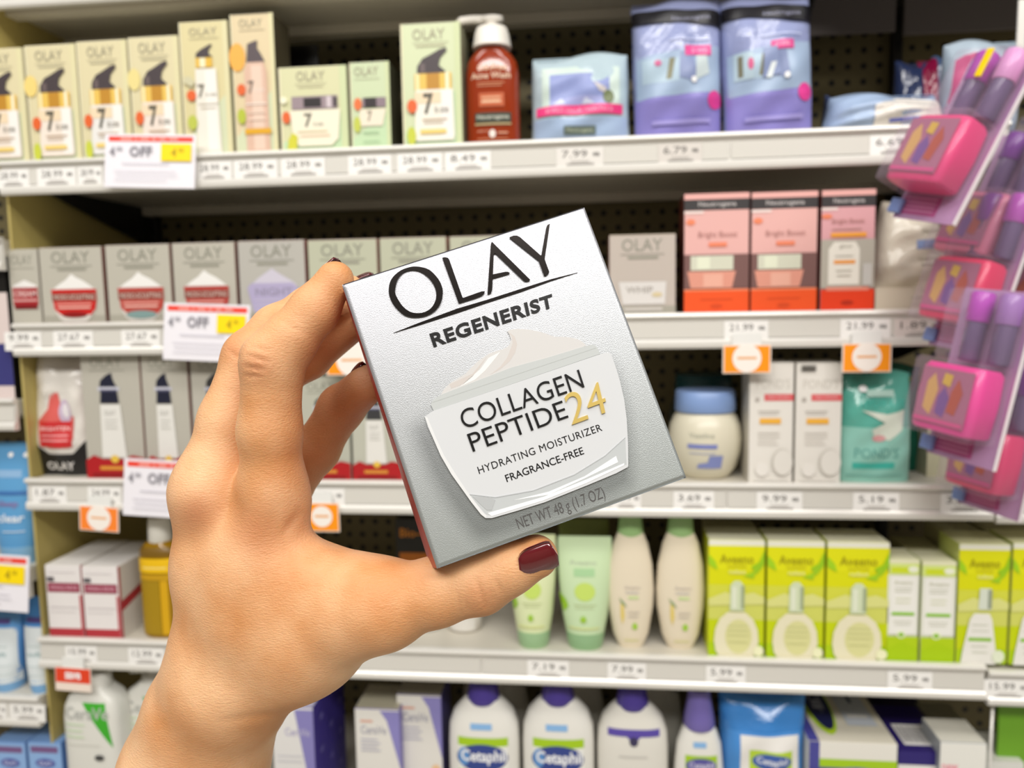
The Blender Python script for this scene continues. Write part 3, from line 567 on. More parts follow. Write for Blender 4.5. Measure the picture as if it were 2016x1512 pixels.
# ---- silver jar cartons (second shelf)
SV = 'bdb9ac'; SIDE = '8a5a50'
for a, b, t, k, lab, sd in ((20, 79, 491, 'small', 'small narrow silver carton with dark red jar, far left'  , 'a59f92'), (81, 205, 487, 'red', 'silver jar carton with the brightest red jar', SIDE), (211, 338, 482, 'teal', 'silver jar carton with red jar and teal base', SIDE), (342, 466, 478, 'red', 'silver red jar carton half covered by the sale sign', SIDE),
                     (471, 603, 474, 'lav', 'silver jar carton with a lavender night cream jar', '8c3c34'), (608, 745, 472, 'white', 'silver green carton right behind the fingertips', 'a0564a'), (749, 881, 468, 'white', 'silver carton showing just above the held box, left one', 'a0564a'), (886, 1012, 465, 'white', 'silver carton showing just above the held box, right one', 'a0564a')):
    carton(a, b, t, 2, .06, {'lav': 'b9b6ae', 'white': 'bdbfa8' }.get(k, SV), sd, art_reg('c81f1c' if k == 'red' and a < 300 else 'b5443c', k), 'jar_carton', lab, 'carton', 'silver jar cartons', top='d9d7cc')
carton(1199, 1331, 462, 2, .06, 'c3b8ae', '8a4a40', [q for q in art_reg(kind='white')], 'jar_carton', 'pinkish silver carton right of the held box', 'carton', 'silver jar cartons', top='d0d2b4')
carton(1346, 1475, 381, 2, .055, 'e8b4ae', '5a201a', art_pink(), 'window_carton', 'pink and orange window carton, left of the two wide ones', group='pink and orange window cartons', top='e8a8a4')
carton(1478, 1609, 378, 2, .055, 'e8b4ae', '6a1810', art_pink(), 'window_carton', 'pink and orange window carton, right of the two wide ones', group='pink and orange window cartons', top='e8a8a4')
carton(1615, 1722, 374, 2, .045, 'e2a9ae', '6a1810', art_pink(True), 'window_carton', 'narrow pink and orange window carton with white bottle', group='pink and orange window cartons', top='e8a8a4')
bag(1718, 1900, 394, CAMZ+.008, .06, 'paper_bag', 'crumpled off white soft pack beside the narrow pink carton', 'e4dccb', [('r', .5, .46, .8, .56, '8fa3cf'), ('r', .52, .34, .9, .36, 'bdb6a4'), ('r', .55, .28, .88, .3, 'bdb6a4'), ('t', 'naturals', .55, .64, .9, .7, 'b9b3a2')], inset=.02, taper=(1, .55), seed=21, lean=-.03, cat='soft pack')
carton(1722, 1895, 566, 2, .07, 'd5cbb6', 'c8bca8', [('t', 'NEUTROGENA', .42, .5, .95, .62, 'ada594', .0), ('r', .42, .3, .9, .34, 'c0b7a4')], 'tray_carton', 'low beige tray carton under the crumpled white pack', inset=.01, top='d5cbb6')

# ---- third shelf
r = bag(50, 178, 700, CAMZ-.1943, .045, 'refill_pouch', 'white pouch with red drops and black base', 'e3ded6', [('p', [(0, 0), (1, 0), (1, .42), (.86, .3), (.66, .19), (.3, .19), (.06, .27), (0, .34)], '1c1a1a'), ('t', 'OLAY', .22, .05, .66, .12, 'e6e2de', .02), ('p', [(.14, .46), (.34, .56), (.4, .68), (.5, .7), (.56, .5), (.72, .5), (.7, .32), (.64, .24), (.3, .24), (.18, .32)], 'd8605a'), ('e', .6, .54, .09, .1, 'c9b6cc'), ('e', .62, .55, .05, .06, 'ece6ea'), ('r', .18, .25, .68, .46, 'cb2a2e'), ('t', 'BRIGHTEN', .2, .385, .66, .42, 'f3c3c0', .02), ('r', .22, .34, .64, .352, 'f0a8a8'), ('r', .22, .3, .64, .312, 'f0a8a8'), ('t', 'OLAY', .2, .66, .46, .72, 'cfc9bf', .0)], cat='pouch', taper=(1, .88), seed=31)
for a, b, lab in ((165, 281, 'silver serum carton with dark pump picture, beside white pouch'), (283, 375, 'silver serum carton with dark pump, left of the back of the hand')):
    carton(a, b, 690, 3, .05, 'bab6aa', '8c5048', art_serum(), 'serum_carton', lab, group='silver serum cartons with red base', top='c9c6bc')
carton(379, 478, 690, 3, .05, 'bab6aa', '8c5048', [q for q in art_serum('3a3838')]+[('r', .3, .44, .5, .56, 'c8503c')], 'serum_carton', 'silver carton with red dropper picture, cut by the hand', group='silver serum cartons with red base', top='c9c6bc')
carton(592, 689, 742, 3, .05, 'b9b9aa', '8f8f82', art_serum('2c2c30'), 'serum_carton', 'silver serum carton seen behind the little finger', group='silver serum cartons with red base', top='a0a090')
carton(692, 790, 742, 3, .05, 'bfbfb0', '8f8f82', art_serum('3a3a3c'), 'serum_carton', 'silver serum carton against the left edge of held box', group='silver serum cartons with red base', top='a0a090')
CREAM = 'dcd6c0'
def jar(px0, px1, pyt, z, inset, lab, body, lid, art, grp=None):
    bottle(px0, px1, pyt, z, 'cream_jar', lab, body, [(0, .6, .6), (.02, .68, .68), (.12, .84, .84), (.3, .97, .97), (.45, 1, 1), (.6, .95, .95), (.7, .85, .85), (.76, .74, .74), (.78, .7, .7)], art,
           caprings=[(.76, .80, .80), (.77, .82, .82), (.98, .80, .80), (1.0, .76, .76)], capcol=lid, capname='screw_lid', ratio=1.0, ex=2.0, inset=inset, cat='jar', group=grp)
jar(1322, 1474, 775, 3, .012, 'big white cream jar with a light blue screw lid', CREAM, '86a2d4', [('t', 'Vaseline', .24, .5, .56, .56, 'a9ab9c', .0), ('r', .22, .38, .6, .43, '7f88c4'), ('r', .24, .32, .58, .33, 'a0a8cc'), ('p', [(.34, .15), (.66, .15), (.68, .3), (.5, .3), (.48, .22), (.36, .2)], '8590c8')], 'lidded cream jars')
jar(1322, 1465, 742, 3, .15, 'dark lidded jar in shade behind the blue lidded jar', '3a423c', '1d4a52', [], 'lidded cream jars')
carton(1474, 1562, 715, 3, .045, 'e6e2da', 'cfcabf', ART_POND, 'slim_carton', 'white slim carton with red band, next to the cream jar', group='white slim cartons with red bands', top='eeeae2')
carton(1565, 1657, 715, 3, .045, 'e6e2da', 'cfcabf', ART_POND+[('r', .1, .94, .42, .96, '3c3a36'), ('r', .1, .97, .42, .985, '5c5a54')], 'slim_carton', 'white slim carton with red band, next to teal pouch', group='white slim cartons with red bands', top='eeeae2')
TEAL = [('r', .0, .0, 1, .52, '92cbbd'), ('r', .18, .13, .74, .19, '3fb5a5'), ('t', "POND'S", .2, .23, .78, .33, '62a59c', .0), ('t', 'HYDRATE', .24, .7, .86, .77, '4dbcab', .02), ('p', [(.26, .68), (.6, .64), (.84, .68), (.8, .5), (.64, .4), (.44, .42), (.4, .5), (.58, .56)], 'd9e0d2'), ('e', .5, .42, .09, .03, 'd8a0a0'), ('e', .3, .87, .06, .03, 'ffffff'), ('r', .34, .8, .7, .86, 'b9ded2'), ('r', .1, .06, .86, .07, '7ab5aa')]
bag(1656, 1806, 738, 3, .04, 'face_mask_pouch', 'teal pouch with white and pink swirl print', '5fb3a2', TEAL, cat='pouch', inset=.012, taper=(1, .94), seed=41)
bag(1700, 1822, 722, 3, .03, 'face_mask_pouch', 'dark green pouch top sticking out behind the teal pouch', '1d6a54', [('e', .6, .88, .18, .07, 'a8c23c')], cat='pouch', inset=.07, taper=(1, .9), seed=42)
carton(1826, 1962, 772, 3, .08, 'd3d2b8', 'a8a58a', [('p', [(0, 0), (.22, 0), (.2, 1), (0, 1)], 'c9c6a8'), ('t', 'naturals', .5, .22, .94, .28, 'b0b09a', .0), ('r', .56, .14, .92, .16, 'bcbca6'), ('e', .02, .93, .05, .03, 'ffffff')], 'wide_carton', 'grey cream wide carton set back at the right, behind pink packs', inset=.05, top='8f8a6a')

# ---- fourth shelf
BW = [('r', .0, .0, 1, .13, 'b4303a'), ('r', .04, .63, .96, .76, '96304a'), ('t', 'WRINKLE REPAIR', .1, .665, .9, .725, 'd9a0ae', .02), ('r', .04, .78, .24, .84, '5a5458'), ('r', .1, .9, .85, .908, 'c9c2c4'), ('r', .1, .42, .88, .43, 'c9c2c4'), ('r', .1, .36, .8, .368, 'd5cfd0'), ('r', .94, .0, 1, .6, 'c0444e')]
SB = [('p', [(0, .36), (1, .62), (1, .74), (0, .5)], 'b4303a'), ('r', 0, 0, .04, 1, 'c0444e')]
carton(93, 163, 1113, 4, .10, 'ebe6e4', 'dfdad2', BW, 'serum_box', 'white box with dark red bands, left of the pair', group='white boxes with dark red bands', inset=.008, extra=SB, top='e6e2de')
carton(165, 236, 1116, 4, .10, 'ebe6e4', 'dfdad2', BW, 'serum_box', 'white box with dark red bands, beside the oil bottle', group='white boxes with dark red bands', inset=.008, extra=SB, top='e6e2de')
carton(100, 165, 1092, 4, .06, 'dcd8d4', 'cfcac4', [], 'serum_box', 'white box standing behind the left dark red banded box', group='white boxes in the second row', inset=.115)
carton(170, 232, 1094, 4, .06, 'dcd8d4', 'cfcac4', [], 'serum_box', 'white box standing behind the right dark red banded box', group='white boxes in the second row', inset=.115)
OIL = mat('b98a08', .08, 0, 'golden_oil', Transmission_Weight=.35, IOR=1.3, Coat_Weight=.5)
BOT = [(0, .86, .9), (.02, .97, .97), (.05, 1, 1), (.66, 1, 1), (.74, .96, .96), (.79, .72, .8), (.81, .5, .72), (.84, .44, .7)]
for a, b, t, ins, lab in ((266, 344, 1026, .012, 'golden oil bottle with white cap left of the wrist'), (334, 408, 1018, .10, 'second golden oil bottle mostly behind the wrist')):
    bottle(a, b, t, 4, 'oil_bottle', lab, 'b98a08', BOT, [('r', .1, .03, .6, .5, 'a8860c'), ('r', .62, .03, .8, .5, 'd8a60a'), ('r', .1, .7, .9, .77, '7a5a12'), ('r', .04, .56, .96, .68, 'f0c010'), ('r', .2, .6, .8, .61, 'fae890'), ('r', .1, .5, .9, .55, 'c89a10')], caprings=[(.80, .5, .74), (.81, .54, .8), (.98, .5, .74), (1, .46, .7)], capcol='e9e6dc', bodymat=OIL, ratio=.7, group='golden oil bottles', inset=ins)
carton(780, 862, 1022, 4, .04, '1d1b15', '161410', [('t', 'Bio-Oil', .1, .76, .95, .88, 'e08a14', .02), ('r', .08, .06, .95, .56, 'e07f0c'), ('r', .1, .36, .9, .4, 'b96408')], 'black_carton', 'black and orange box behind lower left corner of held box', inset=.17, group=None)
BR = [(0, .9, .9), (.03, 1, 1), (.55, 1, 1), (.62, .95, .95), (.64, .8, .8)]
for i, (a, b, t, c, lc, ins, lab) in enumerate(((876, 944, 1192, 'd8d2c8', '4a2c14', .05, 'small clear bottle with brown cap under the thumb'), (800, 866, 1200, 'd6d8d6', 'c9ccc8', .05, 'small clear bottle left of the brown capped one'))):
    bottle(a, b, t, 4, 'glass_bottle', lab, c, BR, [('r', .15, .1, .85, .5, 'dfdbd4')], caprings=[(.62, .86, .86), (.64, .9, .9), (.97, .88, .88), (1, .82, .82)], capcol=lc, ratio=.9, ex=2, group='small clear bottles under the thumb', inset=ins)
def tubeb(px0, px1, pyt, z, lab, body, capc, art, inset=.012, name='squeeze_tube', grp=None, lean=0, cat='tube'):
    """tube standing on its cap: round at the cap, flat wide crimp on top"""
    xc, Y, zb, w, h = where(px0, px1, pyt, z, inset); r = root(name, (xc, Y+.02, zb), lab, cat, grp, ry=lean)
    R = [(.14*h, .72*w/2, .02, 2.2), (.3*h, .84*w/2, .0195, 2.2), (.6*h, .96*w/2, .014, 2.3), (.85*h, w/2, .007, 2.6), (.93*h, w/2, .0025, 3), (.99*h, .98*w/2, .0012, 4), (h, .97*w/2, .001, 4)]
    mb = MB(); loft(mb, R, PLASTIC(body, .35), n=36); mb.build('tube_body', r)
    mb = MB(); loft(mb, [(0, .62*w/2, .0185), (.004, .66*w/2, .0195), (.13*h, .72*w/2, .0205), (.15*h, .72*w/2, .0205)], PLASTIC(capc, .35), ex=2.2); mb.build('flip_cap', r)
    zs = [q[0] for q in R]
    def curved(x, zz):
        A = np.interp(zz, zs, [q[1] for q in R]); B = np.interp(zz, zs, [q[2] for q in R]); u = min(.999, abs(x)/A); return -B*(1-u**2.2)**(1/2.2)
    mb = MB(); paint(mb, art, w, h, curved, 2); mb.build('tube_print', r)
TG = [('t', 'Aveeno', .22, .76, .72, .8, 'a9b3a0', .0), ('r', .3, .66, .68, .73, 'a8d09c'), ('e', .5, .53, .19, .08, 'c4dc6a'), ('r', .3, .41, .7, .417, 'b5bd8a'), ('r', .32, .385, .66, .391, 'bdc596'), ('p', [(.02, .5), (.14, .46), (.2, .4), (.12, .34), (.06, .38)], '9ccb22'), ('e', .47, .29, .055, .03, '9dc83a'), ('r', .2, .2, .76, .215, 'd8dc96')]
tubeb(1000, 1094, 1062, 4, 'pale green tube standing directly under the thumbnail', 'dbe4b4', '9dc091', TG, grp='pale green squeeze tubes')
tubeb(1097, 1206, 1066, 4, 'pale green tube right of the thumb', 'c9dfb4', '93b98a', TG, grp='pale green squeeze tubes')
tubeb(1100, 1200, 1030, 4, 'olive green tube top behind the pale green tubes', '8d9a4e', '6f8a5a', [], inset=.10, grp=None)
LOT = [(0, .5, .62), (.015, .56, .7), (.1, .78, .85), (.3, .97, 1), (.42, 1, 1), (.6, .93, .95), (.75, .74, .8), (.84, .52, .66), (.86, .46, .62)]
LA = [('t', 'Aveeno', .36, .44, .7, .465, 'bdb4ae', .0), ('r', .38, .41, .66, .425, 'cfc9bd'), ('r', .44, .37, .66, .39, 'cde0a0'), ('p', [(.28, .36), (.34, .33), (.36, .24), (.32, .18), (.28, .24)], 'e8d070'), ('p', [(.24, .38), (.34, .35), (.42, .31), (.3, .33)], '94a87c'), ('r', .44, .27, .68, .28, 'cdc5b8'), ('r', .44, .24, .66, .25, 'cdc5b8'), ('e', .58, .17, .055, .025, 'a3cf3c'), ('r', .36, .06, .66, .068, 'd8d890')]
for a, b, lab in ((1196, 1289, 'cream lotion bottle with green cap, left of the pair'), (1293, 1391, 'cream lotion bottle with green cap, beside the green cartons')):
    bottle(a, b, 1006, 4, 'lotion_bottle', lab, 'e8dcc4', LOT, LA, caprings=[(.80, .54, .7), (.82, .56, .74), (.9, .5, .66), (1, .46, .6)], capcol='98bd7e', ratio=.5, ex=2.3, group='cream lotion bottles with green caps')
GA = art_green(); GB = art_green('slim')
for a, b, t, lab in ((1394, 1505, 1064, 'green and yellow lotion carton, leftmost of the three wide ones'), (1509, 1622, 1066, 'green and yellow lotion carton, middle of the three wide ones'), (1626, 1749, 1068, 'green and yellow lotion carton, rightmost of the three wide ones')):
    carton(a, b, t, 4, .05, 'dfe04a', 'cdd62a', GA, 'lotion_carton', lab, group='green and yellow lotion cartons', top='eeeccf')
for a, b, t, lab in ((1745, 1808, 1102, 'slim white and green carton beside the wide yellow carton'), (1812, 1880, 1106, 'slim white and green carton beside the white bottle carton')):
    carton(a, b, t, 4, .04, 'e2e8b4', 'cfd89a', ART_SLIMGREEN, 'slim_carton', lab, group='slim white and green cartons', top='eceac8')
for a, b, t, lab in ((1884, 1985, 1072, 'green carton with a white slim bottle picture'), (1989, 2080, 1070, 'green carton cut off by the right photo edge')):
    carton(a, b, t, 4, .05, 'd9dc46', 'cdd67a', GB, 'lotion_carton', lab, group='green cartons with slim bottle', top='eceab8')
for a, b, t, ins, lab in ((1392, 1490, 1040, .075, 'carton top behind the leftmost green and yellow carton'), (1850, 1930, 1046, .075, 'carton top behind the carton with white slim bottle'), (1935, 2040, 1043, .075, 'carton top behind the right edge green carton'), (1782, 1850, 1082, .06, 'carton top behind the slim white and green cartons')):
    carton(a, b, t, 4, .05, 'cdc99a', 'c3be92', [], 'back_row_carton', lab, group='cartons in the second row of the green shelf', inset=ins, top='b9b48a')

# ---- lowest shelf
CV = [(0, .9, .9), (.01, .98, .98), (.03, 1, 1), (.72, 1, 1), (.8, .95, .95), (.86, .8, .85), (.9, .5, .75), (.93, .4, .7)]
def white_pump(mb, w, h, d):
    wh = PLASTIC('ecebe4', .35)
    loft(mb, [(h*.9, w*.2, w*.2), (h*.96, w*.2, w*.2), (h*.97, w*.07, w*.07)], wh); loft(mb, [(h*.97, .009, .009), (h*1.0, .009, .009)], wh); tube(mb, [(0, 0, h*.99), (-.03, -.004, h*.985)], .005, wh)
for i, (a, b, t, ins, lab) in enumerate(((119, 233, 1338, .0, 'white lotion bottle with green triangle at lower left'), (236, 352, 1330, .03, 'white bottle with green triangle right beside the wrist'))):
    bottle(a, b, t, 5, 'lotion_bottle', lab, 'e3e2da', CV, [('p', [(.42, .84), (.8, .835), (.9, .54)], '3fae2a'), ('t', 'CeraVe', .12, .73, .86, .81, 'b9bab4', .02), ('r', .1, .69, .46, .7, 'cfe3bf'), ('r', .1, .65, .42, .66, 'cfe3bf'), ('r', .1, .61, .44, .62, 'cfe3bf'), ('r', .12, .56, .7, .566, 'd6d5cd'), ('e', .68, .48, .08, .02, '4a4a48')], ratio=.6, ex=3.6, group='white bottles with green triangle', inset=ins, pump=white_pump if i else None,
           caprings=None if i else [(.9, .46, .7), (.91, .5, .76), (.985, .48, .72), (1, .44, .7)], capcol='ecebe4')
carton(540, 622, 1392, 5, .11, 'e6e4e2', '4b3f98', [('p', [(.55, .98), (1, .98), (1, .35), (.9, .3)], '8a84c0'), ('t', 'CeraVe', .3, .78, .9, .84, 'b9b4d0', .02), ('r', .1, .62, .7, .628, 'c9c8d0'), ('r', .1, .58, .7, .588, 'c9c8d0'), ('r', .2, .36, .7, .42, '5b50a6')], 'lotion_carton', 'white and purple carton whose purple side faces right, by the wrist', inset=.005, extra=[('e', .2+.3*(i % 3), .1+.085*i, .05, .025, '7a72ba') for i in range(11)], top='bcb8cc')
PU = [('p', [(.56, .985), (1, .985), (1, .62), (.78, .87)], '8e88c6'), ('p', [(.72, .9), (1, .88), (1, .5), (.86, .7)], '8e88c6'), ('t', 'CeraVe', .12, .79, .7, .86, 'b3b2bc', .02), ('r', .12, .89, .4, .905, 'e3a488'), ('r', .12, .74, .5, .75, 'bcbbcb'), ('r', .12, .71, .56, .72, 'bcbbcb'), ('r', .12, .68, .5, .69, 'bcbbcb'), ('r', .12, .65, .56, .66, 'bcbbcb')]
carton(702, 790, 1396, 5, .06, 'e8e5de', '7a72ba', PU, 'lotion_carton', 'white and purple carton, lower one of the pair beside white bottles', inset=.03, group='white and purple cartons', top='b9b39c')
carton(784, 872, 1368, 5, .06, 'e8e5de', '4d4796', PU+[('e', .85, .42, .1, .04, 'f0c89a'), ('r', .3, .1, .7, .32, 'd8d8dc')], 'lotion_carton', 'taller white and purple carton beside the first white bottle', inset=.045, group='white and purple cartons', top='a9a392')
CT = [(0, .9, .9), (.01, .98, .98), (.03, 1, 1), (.6, 1, 1), (.72, .97, .97), (.8, .84, .88), (.86, .6, .75), (.88, .5, .7)]
def cet(sub='ffffff', lg=True):
    a = [('r', .34, .715, .64, .755, '8ab8e6'), ('r', .16, .42, .86, .62, 'f2f2ea'), ('r', .16, .61, .86, .665, 'a8cf1e'), ('r', .16, .40, .86, .45, 'b9d61e'), ('e', .5, .535, .36, .09, '33468e'), ('e', .24, .54, .08, .06, '5f94d0'), ('t', 'Cetaphil', .2, .49, .84, .59, 'f2f4f8', .03), ('r', .2, .25, .8, .26, 'c6c6c6')]
    return a
def purple_pump(mb, w, h, d):
    m = PLASTIC('4b3b92', .3)
    loft(mb, [(h*.86, w*.21, w*.21), (h*.875, w*.225, w*.225), (h*.9, w*.225, w*.225), (h*.95, w*.2, w*.2), (h*.99, w*.2, w*.2), (h*1.0, w*.18, w*.18)], m)
for a, b, lab in ((880, 1020, 'white bottle with purple cap, leftmost of the blue green labelled pair'), (1027, 1170, 'white bottle with purple cap, second of the blue green labelled pair')):
    bottle(a, b, 1352, 5, 'lotion_bottle', lab, 'ebe9e2', CT, cet(), ratio=.5, ex=2.6, pump=purple_pump, group='white lotion bottles with purple caps', inset=.02)
bottle(1176, 1318, 1362, 5, 'lotion_bottle', 'white bottle with purple cap and purple ribbon print', 'e6e3da', CT, [('r', .15, .71, .87, .755, '5b4ba6'), ('p', [(.4, .72), (.62, .72), (.51, .66)], '5b4ba6'), ('e', .51, .68, .06, .03, '3a3558'), ('r', .3, .58, .7, .59, 'cfccc6')], ratio=.5, ex=2.6, pump=purple_pump, group='white lotion bottles with purple caps', inset=.02)
def purple_dome(mb, w, h, d): loft(mb, [(h*.76, w*.3, w*.28), (h*.78, w*.33, w*.3), (h*.84, w*.3, w*.28), (h*.94, w*.24, w*.22), (h, w*.22, w*.2)], PLASTIC('7468ae', .2))
bottle(1330, 1428, 1368, 5, 'lotion_bottle', 'narrower white bottle with a see through purple dome cap', 'ebe9e2', [(0, .9, .9), (.01, .98, .98), (.03, 1, 1), (.5, 1, 1), (.66, .9, .95), (.74, .72, .85), (.78, .6, .8)], [('r', .36, .66, .62, .695, '8ab8e6'), ('r', .2, .48, .84, .61, 'a8cf1e'), ('e', .52, .545, .31, .05, '5a58a0'), ('t', 'Cetaphil', .28, .52, .78, .57, 'd9d6ea', .02)], ratio=.55, ex=2.5, pump=purple_dome, inset=.02)
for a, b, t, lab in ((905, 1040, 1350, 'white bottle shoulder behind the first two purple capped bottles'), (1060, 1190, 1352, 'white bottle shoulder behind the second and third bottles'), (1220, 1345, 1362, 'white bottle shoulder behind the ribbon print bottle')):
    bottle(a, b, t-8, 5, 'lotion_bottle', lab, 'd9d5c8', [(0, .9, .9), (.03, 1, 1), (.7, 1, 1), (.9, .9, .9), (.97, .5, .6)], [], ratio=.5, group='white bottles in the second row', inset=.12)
bag(1420, 1596, 1388, 5, .06, 'wipes_pack', 'bright blue wipes pack with white label, beside dome cap bottle', '3f86cf', [('r', .08, .0, .92, .8, '4a90d8'), ('r', .22, .35, .88, .78, 'ece9e4'), ('r', .32, .55, .8, .69, 'b9d63a'), ('e', .57, .62, .22, .055, '3f5fa8'), ('t', 'Cetaphil', .4, .595, .74, .65, 'e8ecf4', .02)], cat='wipes pack', taper=(.9, 1.0), crimp=.04, seed=51, inset=.02)
CB = [('r', 0, 0, .12, 1, '4a4a9a'), ('r', .12, .79, 1, .86, 'a8d01e'), ('r', .0, .36, 1, .79, '4a4796'), ('e', .55, .6, .48, .2, '6d69b2'), ('t', 'Cetaphil', .14, .5, .96, .74, 'f2f2f6', .03), ('r', 0, .0, 1, .36, 'e9e7e0')]
r = carton(1590, 1764, 1462, 5, .17, 'ece9e0', 'e4e0d4', CB, 'cream_carton', 'large white and purple carton showing its lid logo', inset=.015, top='ded8c6')
xc, Y, zb, w, h = where(1590, 1764, 1462, 5, .015)
mb = MB(); paint(mb, [('p', [(0, 0), (.12, 0), (.1, 1), (0, 1)], '4a4a9a'), ('e', .3, .5, .17, .42, 'b4d62a'), ('e', .31, .52, .14, .38, '1f2450'), ('t', 'Cetaphil', .24, .35, .38, .6, 'c9cde0', .02), ('r', .55, .2, .9, .7, 'c6ccd4'), ('r', .6, .3, .85, .34, 'f0eee8'), ('r', .72, .5, .76, .95, '3a4a6a')], w, .17, flat)
o = mb.build('lid_print', r); o.rotation_euler = (-math.pi/2, 0, 0); o.location = (0, 0, h+.0006)
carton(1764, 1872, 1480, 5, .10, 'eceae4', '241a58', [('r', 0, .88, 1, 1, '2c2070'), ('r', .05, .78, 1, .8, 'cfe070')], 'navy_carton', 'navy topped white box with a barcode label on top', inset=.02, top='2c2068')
xc, Y, zb, w, h = where(1764, 1872, 1480, 5, .02)
mb = MB(); bevbox(mb, xc-w*.3, xc+w*.3, Y+.012, Y+.055, zb+h+.0006, zb+h+.001, M_PAPER, 0)
for i in range(14): bevbox(mb, xc-w*.26+i*w*.037, xc-w*.26+i*w*.037+w*(.012 if i % 3 else .02), Y+.016, Y+.05, zb+h+.001, zb+h+.0012, mat('55505c'), 0)
o = mb.build('barcode_sticker'); o.parent = [q for q in bpy.data.objects if q.name.startswith('navy_carton')][0]; o.matrix_parent_inverse = Matrix.Translation((-xc, -Y, -zb))
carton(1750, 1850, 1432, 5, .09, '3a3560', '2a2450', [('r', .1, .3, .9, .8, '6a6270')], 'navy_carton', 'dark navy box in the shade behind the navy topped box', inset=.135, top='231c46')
carton(1846, 1938, 1462, 5, .05, 'ecebe4', 'a9aeb2', [('t', 'new', .05, .78, .4, .83, 'ee9aa8', .02), ('r', .02, .6, .98, .72, 'c9dc70'), ('e', .5, .65, .42, .045, '5b84bc'), ('t', 'Cetaphil', .2, .63, .84, .67, 'e8ecf4', .02), ('r', .2, .5, .8, .51, 'cfcfc8')], 'cream_carton', 'small white cube box with pink new mark', inset=.01, top='e2dfd2')
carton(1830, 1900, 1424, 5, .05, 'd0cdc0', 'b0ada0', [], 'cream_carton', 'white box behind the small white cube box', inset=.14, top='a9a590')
carton(1936, 2012, 1500, 5, .06, 'dcdcd6', 'c6c6c0', [('r', .1, .5, .9, .8, '6f94ac')], 'cream_carton', 'low white box in the bottom right corner', inset=.02, top='d3d2c8')
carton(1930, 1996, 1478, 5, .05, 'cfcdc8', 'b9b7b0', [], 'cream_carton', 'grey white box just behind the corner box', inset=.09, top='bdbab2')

# ---- left bay goods
tubeb(-38, 60, 876, CAMZ-.302, 'large light blue tube standing above the cut off sale sign', '5f9fd0', '86b4d4', [('r', .2, .72, .9, .78, '8fb6dc'), ('e', .5, .9, .05, .02, 'ffffff'), ('e', .8, .9, .05, .02, 'ffffff'), ('r', .3, .58, .9, .61, '3f6fae'), ('t', 'deep', .3, .47, .7, .54, '8c7fb0', .02), ('t', 'clear', .3, .36, .8, .43, 'e3ecf4', .02), ('r', .4, .28, .8, .29, 'cfe0ee')], grp='light blue tubes')
BT = [('r', .06, .74, .94, .8, '574a8c'), ('p', [(.12, .1), (.88, .1), (.92, .7), (.08, .7)], 'dfe6e8'), ('r', .3, .5, .7, .51, 'b9c9c6'), ('t', 'soft', .3, .4, .7, .45, '9fb6b6', .02), ('r', .2, .3, .8, .306, 'c0cfce'), ('r', .2, .2, .8, .206, 'c0cfce')]
tubeb(30, 96, 1186, CAMZ-.4635, 'light blue tube with white label below the cut off sale sign', '4c8ccc', '7fb0dc', BT, grp='light blue tubes'); tubeb(-40, 28, 1190, CAMZ-.4635, 'light blue tube at the left photo edge', '5f9ad4', '7fb0dc', BT, grp='light blue tubes')
for a, b, lab in ((-6, 58, 'light blue carton in the bottom left corner'), (62, 128, 'light blue carton beside the green triangle bottle')):
    carton(a, b, 1462, CAMZ-.66, .05, '8fb4e4', '5f88c8', [('r', .08, .9, .9, .96, '7a5a8a'), ('e', .5, .8, .3, .045, '5a62a8'), ('t', 'OLAY', .3, .78, .7, .82, 'c9cfe8', .02), ('e', .8, .66, .1, .03, 'd6cf6a')], 'blue_carton', lab, group='light blue cartons at bottom left', top='7fa6dc')
shelf(CAMZ-.66, XL-.5, XL-.006, 'bottom shelf of the left bay under blue cartons', deep=.26)
carton(-40, 20, 508, CAMZ-.1, .05, 'e0d0cc', '141210', [('r', 0, .76, 1, 1, '15120e'), ('r', 0, .1, 1, .4, '3a3a78')], 'hair_dye_carton', 'black, pale pink and blue box at far left edge', inset=.012)
